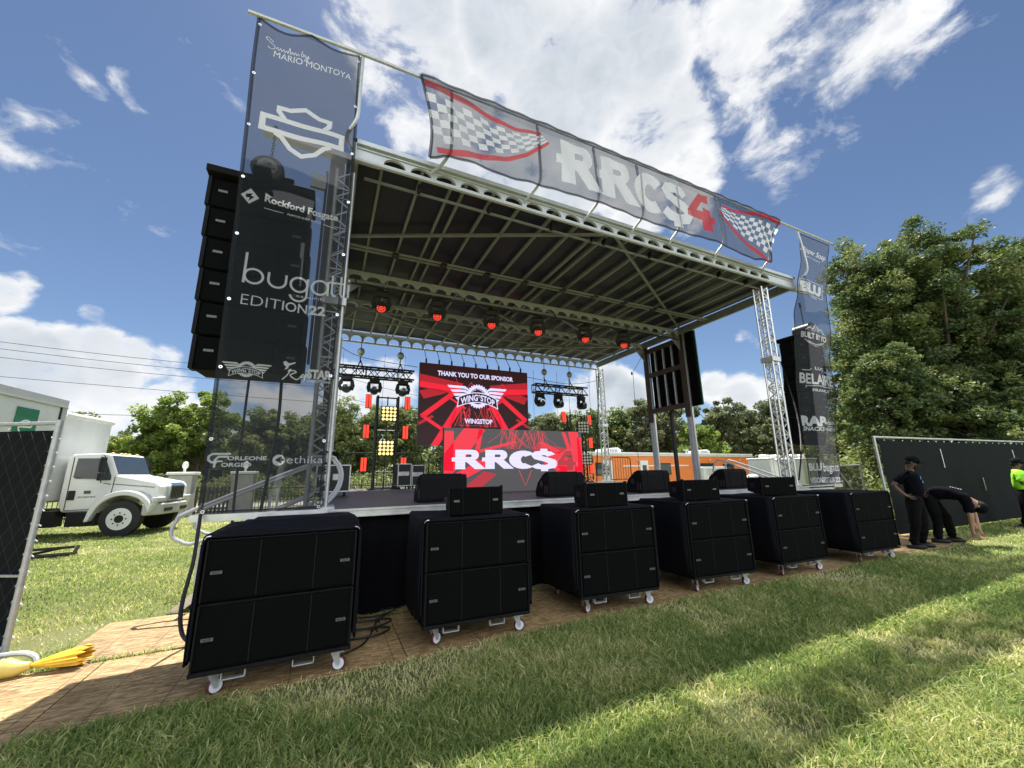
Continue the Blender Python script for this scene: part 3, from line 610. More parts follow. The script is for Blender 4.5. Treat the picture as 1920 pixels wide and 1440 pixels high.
# centre banner between the curved posts
CE_bot = [(1.06, 6.28), (1.41, 6.42), (1.75, 6.43), (2.3, 6.38), (2.9, 6.44), (3.6, 6.47), (4.25, 6.48), (5.3, 6.43), (6.35, 6.44), (7.4, 6.48), (8.0, 6.40), (8.6, 6.36), (9.0, 6.42), (9.3, 6.43)]
def interp(P, x):
    if x <= P[0][0]: return P[0][1]
    for a_, b_ in zip(P[:-1], P[1:]):
        if x <= b_[0]: t = (x - a_[0]) / (b_[0] - a_[0]); t = t * t * (3 - 2 * t); return a_[1] + (b_[1] - a_[1]) * t
    return P[-1][1]
posts_x = (1.41, 3.02, 4.27, 5.36, 6.36, 7.73, 9.37)
def surf_c(u, v, off=0):
    k = (v - 6.4) / 1.35
    Y = 5.035 - .01 * k + .010 * math.sin(u * 2.3 + v * 2) * (1 - k) - .02 * math.sin(u * 6.1 + v * 3) ** 2 + (.10 * max(0, 1.5 - u) + .12 * max(0, u - 9)) * math.sin(k * 3)
    return (u, Y - off, v)
def cedge(s, t):
    uT = .88 + (10.0 - .88) * s; uB = 1.06 + (9.3 - 1.06) * s; vt = 7.77 - .02 * abs(math.sin(uT * 2.9)); vb = interp(CE_bot, uB)
    u = uB + (uT - uB) * t; bow = -.10 * math.sin(math.pi * t) * (max(0, 1 - s * 12) - max(0, s * 12 - 11))
    return u - bow, vb + (vt - vb) * t
cb_ = thing('stage_front_banner', 'long see-through grey banner above the stage roof with chequered flags and big white letters', 'banner', (5.4, 5.1, 6.3))
cloth('mesh_sheet', surf_c, 0, 1, 0, 1, 90, 16, fabric, cb_, cedge)
h = Art()
for s0 in (0, 1): h.rib([cedge(s0, j / 14) for j in range(15)], .05)
for t0 in (0, 1): h.rib([cedge(i / 80, t0) for i in range(81)], .05)
h.build('hem', fabric_hem, cb_, rel(surf_c, cb_, .003), .3)
def flag(tL, tR, bL, bR, sag, n, m, tip):
    """chequered flag between a top and a bottom curve, plus the red stripes along both"""
    W_ = Art(); Rd = Art()
    def pt(s, t):
        x = tL[0] + (tR[0] - tL[0]) * s; xt, yt = x, tL[1] + (tR[1] - tL[1]) * s + sag[0] * math.sin(math.pi * s) + sag[2] * math.sin(2 * math.pi * s)
        xb, yb = bL[0] + (bR[0] - bL[0]) * s, bL[1] + (bR[1] - bL[1]) * s + sag[1] * math.sin(math.pi * s) + sag[2] * math.sin(2 * math.pi * s)
        return (xb + (xt - xb) * t, yb + (yt - yb) * t)
    for i in range(n):
        for j in range(m):
            if (i + j) % 2:
                W_.poly([pt(i / n, j / m), pt((i + .5) / n, j / m), pt((i + 1) / n, j / m), pt((i + 1) / n, (j + 1) / m), pt((i + .5) / n, (j + 1) / m), pt(i / n, (j + 1) / m)])
    for t, o_ in ((1.16, 0), (-.17, 0)):
        Rd.rib([pt(i / 24, t + (.05 if t > 1 else -.03) * math.sin(i / 24 * 3)) for i in range(25)], [.12 * (1 - .7 * abs(i / 24 - (0.2 if tip > 0 else .8))) for i in range(25)])
    return W_, Rd
for W_, Rd in (flag((.97, 7.50), (3.05, 7.50), (1.14, 6.60), (3.16, 7.40), (-.16, -.22, .05), 14, 6, 1), flag((7.72, 7.46), (9.93, 7.50), (7.66, 7.36), (9.30, 6.58), (.0, -.12, -.05), 13, 6, -1)):
    W_.build('flag_squares', fabric_w, cb_, rel(surf_c, cb_, .004), .12); Rd.build('flag_stripe', fabric_r, cb_, rel(surf_c, cb_, .005), .15)
def rrcs(a, x, y, w, h):                      # slab capitals R R C $ over (x, y, w, h)
    S = lambda u, v: (x + u * w, y + v * h)
    def R1(o, wd):
        out = [(0, 0), (0, .40), (-.03, .40), (-.03, .60), (0, .60), (0, 1), (.62 * wd, 1), (.72 * wd, .97), (.80 * wd, .90), (.84 * wd, .78), (.84 * wd, .66), (.78 * wd, .55), (.70 * wd, .48), (1.10 * wd, 0), (.70 * wd, 0), (.40 * wd, .36), (.35 * wd, .36), (.35 * wd, 0)]
        hole = [(.36 * wd, .62), (.36 * wd, .76), (.54 * wd, .76), (.58 * wd, .72), (.58 * wd, .66), (.54 * wd, .62)]
        a.poly([S(o + p[0], p[1]) for p in out], [[S(o + p[0], p[1]) for p in hole]])
    R1(.03, .250); R1(.300, .250)
    a.rib([S(.672 + .086 * math.cos(R_(q)), .48 + .36 * math.sin(R_(q))) for q in range(42, 322, 14)], h * .28)
    a.rib([S(.885 + (p[0] - .845) * .92, p[1]) for p in ((.93, .72), (.90, .83), (.84, .87), (.78, .83), (.76, .72), (.78, .60), (.86, .50), (.93, .40), (.955, .27), (.93, .12), (.86, .06), (.78, .09), (.735, .20))], h * .25)
    a.poly([S(.85, -.16), S(.925, -.16), S(.925, 0), S(.85, 0)]); a.poly([S(.85, .92), S(.925, .92), S(.925, 1.10), S(.85, 1.10)])
def four(a, x, y, w, h):
    S = lambda u, v: (x + u * w, y + v * h)
    a.poly([S(*p) for p in ((.0, .42), (.48, 1), (.80, 1), (.80, .78), (.55, .78), (.34, .50), (.56, .50), (.56, .62), (.86, .62), (.86, .44), (1.0, .44), (1.0, .26), (.86, .26), (.86, .0), (.50, .0), (.50, .26), (.0, .26))])
a = Art(); rrcs(a, 3.33, 6.68, 3.32, .90); a.build('capital_lettering', fabric_w, cb_, rel(surf_c, cb_, .004), .12)
a = Art(); four(a, 6.58, 6.67, .86, .90); a.build('red_numeral', fabric_r, cb_, rel(surf_c, cb_, .006), .12)

# right banner, blown inwards
RB_c = [(1.18, 10.33), (1.6, 10.36), (2.5, 10.52), (3.3, 10.60), (4.0, 10.65), (4.9, 10.86), (6.0, 11.15), (7.7, 11.60)]
RB_l = [(1.18, 9.69), (1.8, 9.74), (2.6, 9.78), (3.4, 9.82), (4.2, 9.95), (5.2, 10.12), (6.0, 10.42), (7.0, 10.78), (7.7, 10.90)]
RB_r = [(1.18, 10.97), (1.8, 11.05), (2.5, 11.17), (3.4, 11.48), (4.2, 11.45), (5.2, 11.70), (6.0, 11.72), (7.0, 12.05), (7.7, 12.30)]
rb = thing('hanging_banner', 'tall see-through grey sponsor banner twisting at the right end of the stage', 'banner', (10.33, 5.25, 1.18))
def surf_r(s, v, off=0):
    L, R2_ = interp(RB_l, v), interp(RB_r, v); k = min(1, max(0, (7.7 - v) / 2)) * min(1, max(0, (v - 1.2) / 1.5))
    Y = 5.1 + (7.75 - v) * .031 + k * (.035 * math.sin(s * 6 + v * .5) + .008 * math.sin(s * 17 - v)) ; return (L + (R2_ - L) * s, Y - off, v)
cloth('mesh_sheet', surf_r, 0, 1, 1.18, 7.68, 26, 60, fabric, rb)
h = Art()
for s0 in (.012, .988): h.rib([(s0, 1.18 + 6.5 * j / 50) for j in range(51)], .022)
for v0 in (1.19, 7.67): h.rib([(i / 20, v0) for i in range(21)], .04)
h.build('hem', fabric_hem, rb, rel(surf_r, rb, .003), .4)
a = Art(); a.text('Flipper Soap', .02, 7.12, .90, .22, .015, .35, slope=-.06); a.text('Mobile Detailing', .22, 7.02, .5, .05, .01, slope=-.04)
a.text('BLU', .08, 5.98, .76, .30, .06); a.rib([(.05, 5.93), (.05, 6.33), (.88, 6.33), (.88, 5.93)], .012, True); a.rib([(.40, 5.89), (.62, 5.87)], .02)
a.build('lettering', fabric_w, rb, rel(surf_r, rb, .004), .08)
a = Art(); a.text('BUILT BY YO', .13, 4.72, .74, .16, .035)
a.rib([(.22, 4.93), (.34, 5.03), (.42, 4.98), (.50, 5.12), (.60, 5.0), (.70, 5.04), (.80, 4.93)], .022); a.arc(.5, 4.93, .10, 0, 180, .012); a.arc(.5, 4.93, .05, 0, 180, .012)
a.rib([(.2, 4.68), (.5, 4.58), (.8, 4.68)], .018); a.rib([(.25, 4.64), (.5, 4.53), (.75, 4.64)], .012)
a.build('lettering', fabric_w, rb, rel(surf_r, rb, .004), .08)
a = Art(); a.text('LUC', .42, 3.92, .26, .08, .02); a.rib([(.12, 3.89), (.30, 3.90), (.34, 3.95)], .016); a.rib([(.72, 3.91), (.9, 3.88)], .016)
a.text('BELAIRE', .07, 3.56, .86, .26, .03); a.rib([(.2, 3.46), (.2, 3.51), (.5, 3.53), (.84, 3.51), (.86, 3.44)], .016); a.text('FRANCE', .33, 3.38, .42, .07, .02)
a.text('RAP', .02, 2.55, .62, .24, .06); a.text('SNACKS', .03, 2.44, .55, .10, .03, .2); a.text('McQUEEN', .60, 2.59, .36, .09, .02, bend=None); a.text('AND THE', .68, 2.54, .2, .03, .01); a.text('VIOLET FOG', .60, 2.45, .36, .07, .02)
a.build('lettering', fabric_w, rb, rel(surf_r, rb, .004), .08)
a = Art(); a.text('BLU', .05, 1.54, .36, .17, .03); a.text('VISION', .05, 1.27, .38, .13, .04); a.text('bugatti', .46, 1.46, .51, .25, .01); a.text('EDITION', .45, 1.27, .34, .12, .005); a.text('22', .81, 1.27, .17, .12, .05)
a.build('lettering', fabric_w, rb, rel(surf_r, rb, .004), .08)

# ================================================================== TRUSSES
def truss_parts(root, a, b, s, m, bays, cr=.024, lr=.012, side=(1, 0, 0)):
    a, b = Vector(a), Vector(b); d = (b - a).normalized(); u = Vector(side); u = (u - d * u.dot(d)).normalized(); w = d.cross(u)
    cs = [(u * i + w * j) * s / 2 for i, j in ((-1, -1), (1, -1), (1, 1), (-1, 1))]
    for c in cs: MB().tube([a + c, b + c], cr, 7).build('chord', m, root, smooth=True, w=True)
    mb = MB()
    for k in range(4):
        c0, c1 = cs[k], cs[(k + 1) % 4]
        for i in range(bays):
            p, q = a.lerp(b, i / bays), a.lerp(b, (i + 1) / bays)
            if (i + k) % 2: mb.tube([p + c0, q + c1], lr, 4)
            else: mb.tube([p + c1, q + c0], lr, 4)
        for i in range(0, bays + 1, 4): mb.tube([a.lerp(b, i / bays) + c0, a.lerp(b, i / bays) + c1], lr * 1.1, 4)
    mb.build('lacing', m, root, w=True)
def tower(label, a, b, s, m, bays, sleeves=(), base=.5):
    t = thing('truss_tower', label, 'truss', tuple(a)); truss_parts(t, a, b, s, m, bays)
    MB().box((a[0], a[1], a[2] + .015), (base, base, .03)).build('base_plate', m, t, w=True, bevel=.004)
    for z in sleeves:
        k = (z - a[2]) / (b[2] - a[2]); MB().box((a[0] + (b[0] - a[0]) * k, a[1] + (b[1] - a[1]) * k, z), (s + .09, s + .09, .12)).build('sleeve_block', m, t, w=True, bevel=.006)
    return t
tower('silver lattice tower behind the left hanging banner at the stage corner', (-.07, FY + .18, ZD), (-.07, FY + .18, 5.95), .22, galv, 30, (3.9,), .42)
tower('leaning silver lattice tower beside the right hanging banner', (9.42, FY + .2, ZD), (9.55, FY + .2, 6.02), .21, alu, 34, (4.15,), .34)
tower('slim silver lattice tower at the rear right stage corner', (10.45, 13.25, ZD), (10.45, 13.25, 5.95), .21, alu, 30, (3.5,), .34)
tower('slim silver lattice tower at the rear left stage corner, behind the left tower', (.05, 13.25, ZD), (.05, 13.25, 5.95), .21, galv, 30, (3.5,), .46)
def light_bar(label, x0, x1, z, hx):
    t = thing('lighting_truss', label, 'truss', ((x0 + x1) / 2, 12.5, z)); truss_parts(t, (x0, 12.5, z), (x1, 12.5, z), .29, blackm, int((x1 - x0) / .24), .030, .015, (0, 1, 0))
    for x in hx:
        h = thing('chain_hoist', '%s small grey chain hoist above the black truss %s of the screens' % ('left' if x == hx[0] else 'right', 'left' if x < 5 else 'right'), 'hoist', (x, 12.5, z + .15), group='chain hoists holding the lighting trusses')
        MB().ellip((0, 0, .50), (.11, .10, .13)).build('motor_body', galv, h, smooth=True)
        MB().tube([(0, 0, .6), (0, 0, 1.02)], .012, 5).tube([(0, 0, .40), (0, 0, .15)], .010, 5).tube([(.02, .01, .4), (-.03, 0, .25)], .012, 5).build('chain', blackm, h)
        MB().tube([(0, 0, .24), (-.10, -.14, -.1), (-.1, -.14, -.2)], .018, 5).tube([(0, 0, .24), (.10, -.14, -.1), (.1, -.14, -.2)], .018, 5).build('sling', blackm, h)
    return t
light_bar('black lattice truss with three hanging lamps on the left of the big screen', -.05, 2.36, 4.72, (.73, 1.93))
light_bar('black lattice truss with three hanging lamps on the right of the big screen', 6.78, 9.10, 4.68, (7.25, 8.38))
# moving head lamps
def moving_head(on):
    t = thing('moving_head_lamp', 'x', 'stage lamp', (0, 0, 0))
    MB().box((0, 0, -.10), (.30, .22, .14)).box((0, 0, -.01), (.06, .05, .06)).build('base', blackplastic, t, bevel=.02)
    MB().prism([(-.19, -.15), (-.11, -.15), (-.11, -.30), (-.13, -.46), (-.19, -.46), (-.23, -.32)], lambda u, v, l: (u, l, v), -.045, .045).prism([(.19, -.15), (.11, -.15), (.11, -.30), (.13, -.46), (.19, -.46), (.23, -.32)], lambda u, v, l: (u, l, v), -.045, .045).box((0, 0, -.17), (.36, .10, .04)).build('yoke', blackplastic, t)
    h = MB().tube([(0, .17, -.39), (0, .10, -.40), (0, -.10, -.41), (0, -.17, -.41)], [.07, .125, .135, .125], 16).build('lamp_head', blackplastic, t, smooth=True)
    if on:
        MB().tube([(0, -.172, -.411), (0, -.175, -.412)], .108, 18).build('lens', blackm, h, smooth=False)
        mb = MB()
        for rr, n in ((0, 1), (.042, 6), (.084, 12)):
            for q in range(n): an = 2 * math.pi * q / n; x_, z_ = rr * math.cos(an), rr * math.sin(an); mb.tube([(x_, -.174, -.412 + z_), (x_, -.19, -.412 + z_)], .018, 8)
        mb.build('led_cells', redoff, h)
    else:
        MB().tube([(0, -.17, -.41), (0, -.178, -.412)], [.10, .09], 18).build('lens', glassd, h, smooth=True)
        MB().prism([(.12 * math.cos(R_(q)), -.40 + .12 * math.sin(R_(q))) for q in range(10, 175, 15)] + [(.085 * math.cos(R_(q)), -.415 + .085 * math.sin(R_(q))) for q in range(170, 5, -15)], lambda u, v, l: (u, l, v), -.192, -.176).build('bright_rim', pearl, h)
    return t
mw = moving_head(False); mr_ = moving_head(True)
wl = [(.38, 4.56, 'leftmost of three dark moving lamps under the left black truss'), (1.17, 4.55, 'middle one of three dark moving lamps under the left black truss'), (2.02, 4.55, 'rightmost of three dark moving lamps under the left black truss'),
      (6.95, 4.50, 'first dark moving lamp right of the big screen, under the right truss'), (7.74, 4.49, 'middle dark moving lamp under the right truss'), (8.77, 4.49, 'rightmost dark moving lamp, at the end of the right truss')]
for i, (x, z, l) in enumerate(wl):
    o = mw if i == 0 else dup(mw); o.location = (x, 12.36, z); o.rotation_euler = (0, 0, .1 * i - .2); o['label'] = l; o['group'] = 'moving lamps under the lighting trusses'
for i, (x, l) in enumerate(zip((.88, 2.19, 3.62, 5.0, 6.56, 7.98), ('leftmost red lit lamp under the stage roof', 'second red lit lamp from the left under the roof', 'third red lit lamp from the left under the roof', 'fourth red lit lamp from the left under the roof', 'fifth red lit lamp from the left under the roof', 'rightmost red lit lamp under the roof, nearest the column'))):
    o = mr_ if i == 0 else dup(mr_); o.location = (x, 8.85, 5.82); o.rotation_euler = (R_(26), 0, -math.atan2(x, 8.85) * .8); o['label'] = l; o['group'] = 'red lamps in a row under the roof'
mb = MB().tube([(.2, 8.85, 5.86), (XR - .3, 8.85, 5.86)], .024, 6)
for i in range(11): x = .6 + i * .85; mb.tube(smoothpts([(x, 8.8, 5.86), (x + .4, 8.78, 5.76), (x + .85, 8.8, 5.86)]), .012, 4)
for x in (.3, 2.9, 5.6, 8.2, 10.2): mb.tube([(x, 8.85, 5.86), (x, 8.95, 6.02)], .016, 5)
tag(mb.build('lamp_pipe', blackm), 'black pipe with looping cable carrying the row of red lamps under the roof', 'pipe')

# ================================================================== SCREENS
screen_bg = emit('screen_dark', (.030, .004, .007), .7); screen_gray = emit('screen_gray', (.055, .05, .052), 1.0)
red1 = emit('screen_red', (.80, .012, .035), 1.0); red2 = emit('screen_red_soft', (.42, .010, .022), 1.0); redln = emit('screen_red_line', (.75, .05, .07), 1.0); scw = emit('screen_white', (.74, .70, .98), 1.0)
def scrfn(x0, z0, w, h, y): return lambda u, v, off=0: (x0 + u * w, y - off, z0 + v * h)
def stripes(root, fn, L, m, off, name, clip=None):
    a = Art()
    for pts, w in L:
        if name == 'red_lines': a.rib(pts, w); continue
        q = []
        for (x, y) in pts: q.append((x, y))
        for p0, p1 in zip(q[:-1], q[1:]):
            d = (Vector(p1) - Vector(p0)); n = Vector((-d.y, d.x)).normalized() * w / 2
            poly = [Vector(p0) + n, Vector(p0) - n, Vector(p1) - n, Vector(p1) + n]
            for ax, lim, sg in ((0, 0.002, 1), (0, .998, -1), (1, .002, 1), (1, .998, -1)):     # clip to the panel
                out = []
                for i in range(len(poly)):
                    A_, B_ = poly[i - 1], poly[i]; ia, ib = (A_[ax] - lim) * sg >= 0, (B_[ax] - lim) * sg >= 0
                    if ia != ib: t = (lim - A_[ax]) / (B_[ax] - A_[ax]); out.append(A_.lerp(B_, t))
                    if ib: out.append(B_)
                poly = out
                if len(poly) < 3: break
            if len(poly) >= 3: a.poly([tuple(p) for p in poly])
    return a.build(name, m, root, rel(fn, root, off))
fn1 = scrfn(2.63, 2.54, 4.07, 2.79, 12.84)
s1 = thing('led_screen', 'large hanging screen thanking a sponsor, red stripes on black', 'screen', (4.66, 12.9, 2.54))
MB().box((4.665, 12.9, 3.935), (4.07, .11, 2.79)).build('cabinet_frame', blackm, s1, w=True)
MB().add([fn1(*p) for p in ((0, 0), (1, 0), (1, 1), (0, 1))], [(0, 1, 2, 3)]).build('display', screen_bg, s1, w=True)
mirr = lambda L: L + [([(1 - x, y) for x, y in p], w) for p, w in L]
stripes(s1, fn1, mirr([([(-.02, .78), (.36, .70)], .16), ([(.02, .60), (.20, .68)], .10), ([(.0, .25), (.12, .35)], .03)]), red2, .004, 'soft_stripe')
stripes(s1, fn1, mirr([([(-.05, .74), (.34, .69)], .07), ([(.32, .68), (.03, .34)], .05), ([(.03, .35), (.28, .12)], .035), ([(.36, .52), (.13, -.02)], .06), ([(.24, .60), (.40, .46)], .02), ([(.31, .42), (.24, .12)], .018)]), red1, .006, 'bright_stripe')
ln = []
for i in range(26):
    x0 = .36 + random.random() * .3; x1 = x0 + random.uniform(-.08, .08); ln.append(([(x0, .42 + random.random() * .12), (x1, .22 + random.random() * .04)], .003))
ln += [([(.31, .84), (.34, .73)], .003), ([(.40, .70), (.45, .80), (.48, .70)], .004), ([(.70, .72), (.745, .82), (.78, .72)], .004), ([(.33, .25), (.67, .25)], .003)]
ln += [([(.38, .42), (.30, .24), (.44, .40)], .004), ([(.68, .42), (.62, .24), (.72, .40), (.76, .24)], .004)]
stripes(s1, fn1, ln, redln, .008, 'red_lines')
a = Art(); a.text('THANK YOU TO OUR SPONSOR', .15, .855, .70, .062, .035); a.text('WINGSTOP', .39, .275, .255, .062, .035)
a.build('lettering', scw, s1, rel(fn1, s1, .010))
a = Art(); bd, fr = wingstop(a, .51, .60, .56)
for a_, nm, m_, of in ((a, 'winged_emblem', scw, .011), (bd, 'emblem_band', screen_bg, .014), (fr, 'emblem_lettering', scw, .017)):
    a_.v = [(x, .60 + (y - .60) * 4.07 / 2.79) for x, y in a_.v]; a_.build(nm, m_, s1, rel(fn1, s1, of))
mb = MB()
for i in range(9): x = 2.85 + i * .45; mb.tube([(x, 12.9, 5.33), (x, 12.9, 5.50), (x, 13.3, 5.98)], .012, 4).box((x, 12.9, 5.42), (.05, .05, .14))
mb.build('hanging_strap', blackm, s1, w=True)
LX, LWd, LH = 2.17, 3.40, 1.33
fn2 = scrfn(LX, ZD + .005, LWd, LH, 7.93)
s2 = thing('led_screen', 'lower wide screen standing on the deck, big white capitals on red stripes', 'screen', (LX + LWd / 2, 8, ZD))
MB().box((LX + LWd / 2, 7.99, ZD + .005 + LH / 2), (LWd, .11, LH)).build('cabinet_frame', blackm, s2, w=True)
MB().add([fn2(*p) for p in ((0, 0), (1, 0), (1, 1), (0, 1))], [(0, 1, 2, 3)]).build('display', screen_gray, s2, w=True)
stripes(s2, fn2, [([(.0, .35), (.20, 1)], .14), ([(-.02, .10), (.30, .50)], .10), ([(.20, .45), (.24, 1.02)], .03), ([(.20, .62), (.48, .80)], .04), ([(1.0, .10), (.76, .62)], .14), ([(.97, .3), (.93, 1)], .08), ([(.66, .80), (.82, .62)], .05), ([(.85, .98), (.90, .62)], .03), ([(.0, .2), (.0, .95)], .12), ([(1, .3), (1, .9)], .08), ([(.72, .48), (.9, .25)], .10), ([(.78, .3), (1, .05)], .10)], red1, .004, 'bright_stripe')
stripes(s2, fn2, [([(.14, .0), (.30, .30)], .10), ([(.62, .70), (.98, .62)], .12), ([(.70, .5), (.98, .45)], .14), ([(.02, .6), (.14, .62)], .2)], red2, .003, 'soft_stripe')
ln = [([(.50, .33), (.545, .08), (.59, .33)], .005), ([(.38, 1), (.37, .92), (.28, .76)], .003), ([(.70, .98), (.71, .88), (.86, .62)], .003)]
for i in range(30): x0 = .38 + random.random() * .32; ln.append(([(x0, .99), (x0 + random.uniform(-.06, .06), .68)], .003))
for i in range(8): x0 = .42 + random.random() * .2; ln.append(([(x0, .95), (x0 + random.choice((-.12, .12)), .70)], .003))
stripes(s2, fn2, ln, redln, .006, 'red_lines')
a = Art(); rrcs(a, .05, .36, .72, .30); a.build('lettering', scw, s2, rel(fn2, s2, .009))
a = Art(); four(a, .775, .30, .18, .38); a.build('lettering', redln, s2, rel(fn2, s2, .009)); 
a = Art(); four(a, .79, .32, .15, .34); a.build('lettering', red2, s2, rel(fn2, s2, .012))

# lamp ladders
def ladder(label, x, y, z0, z1, wd, group):
    t = thing('lamp_ladder', label, 'lighting stand', (x, y, z0), group=group); H = z1 - z0
    for s in (-1, 1):
        mb = MB()
        for dy in (-.11, .11): mb.tube([(s * wd / 2, dy, .03), (s * wd / 2, dy, H)], .034, 6)
        for i in range(12): q = H * i / 12; mb.tube([(s * wd / 2, -.11, q), (s * wd / 2, .11, q + H / 12)], .012, 4)
        mb.build('upright', blackm, t)
    mb = MB()
    for q in (.02, .18, .40, .62, .985): mb.tube([(-wd / 2, 0, H * q), (wd / 2, 0, H * q)], .022, 6)
    mb.tube([(0, 0, .02), (0, 0, H)], .018, 6); mb.build('rung', blackm, t)
    MB().box((0, 0, .02), (wd + .3, .5, .04)).build('base_frame', blackm, t)
    return t
def blinder(label, loc, rz, lit):
    b = thing('blinder_lamp', label, 'stage lamp', loc, rz, 'square blinder lamps on the ladders')
    MB().box((0, .06, 0), (.46, .12, .46)).box((0, .16, 0), (.08, .12, .2)).build('housing', blackm, b, bevel=.01)
    mb = MB()
    for i in range(4):
        for j in range(4):
            mb.tube([(-.165 + .11 * i, -.004, -.165 + .11 * j), (-.165 + .11 * i, -.022, -.165 + .11 * j)], [.046, .038], 10)
    mb.build('lamp_cells', lensw if lit else lensoff, b); return b
def led_stick(label, loc, on=True):
    b = thing('red_strip_lamp', label, 'strip lamp', loc, 0, 'red strip lamps on the ladders')
    MB().box((0, .03, 0), (.17, .05, .42)).box((0, .08, 0), (.05, .08, .06)).build('housing', blackm, b)
    MB().box((-.043, -.0, 0), (.062, .02, .38)).build('tube_lens', lensr, b); MB().box((.043, 0, 0), (.062, .02, .38)).build('tube_lens', lensr, b); return b
ladder('black lamp ladder with two lit yellow blinders, left of the screens', 1.58, 12.3, ZD, 3.97, .60, 'black lamp ladders')
ladder('black lamp ladder half hidden behind the lower screen on the right', 8.78, 12.8, ZD, 3.80, .66, 'black lamp ladders')
blinder('upper lit yellow blinder on the left ladder', (1.62, 12.15, 3.42), 0, True); blinder('lower lit yellow blinder on the left ladder', (1.58, 12.15, 2.40), 0, True)
blinder('upper pale blinder on the right ladder', (8.98, 12.6, 3.30), -.35, False); blinder('lower pale blinder on the right ladder behind the screen edge', (9.02, 12.6, 2.10), -.35, False)
for (x, z, l) in ((1.02, 3.78, 'red strip lamp, top left of the left ladder'), (1.0, 2.88, 'red strip lamp, middle left of the left ladder'), (.99, 1.93, 'red strip lamp, bottom left of the left ladder'), (2.16, 3.78, 'red strip lamp, top right of the left ladder'), (2.13, 2.88, 'red strip lamp, middle right of the left ladder'), (2.11, 1.93, 'red strip lamp, bottom right of the left ladder')):
    led_stick(l, (x, 12.2, z))
for (x, z, l) in ((8.18, 3.68, 'red strip lamp, top left of the right ladder'), (9.35, 3.62, 'red strip lamp, top right of the right ladder'), (9.35, 2.72, 'red strip lamp, middle right of the right ladder'), (9.33, 1.74, 'red strip lamp, bottom right of the right ladder')): led_stick(l, (x, 12.7, z))

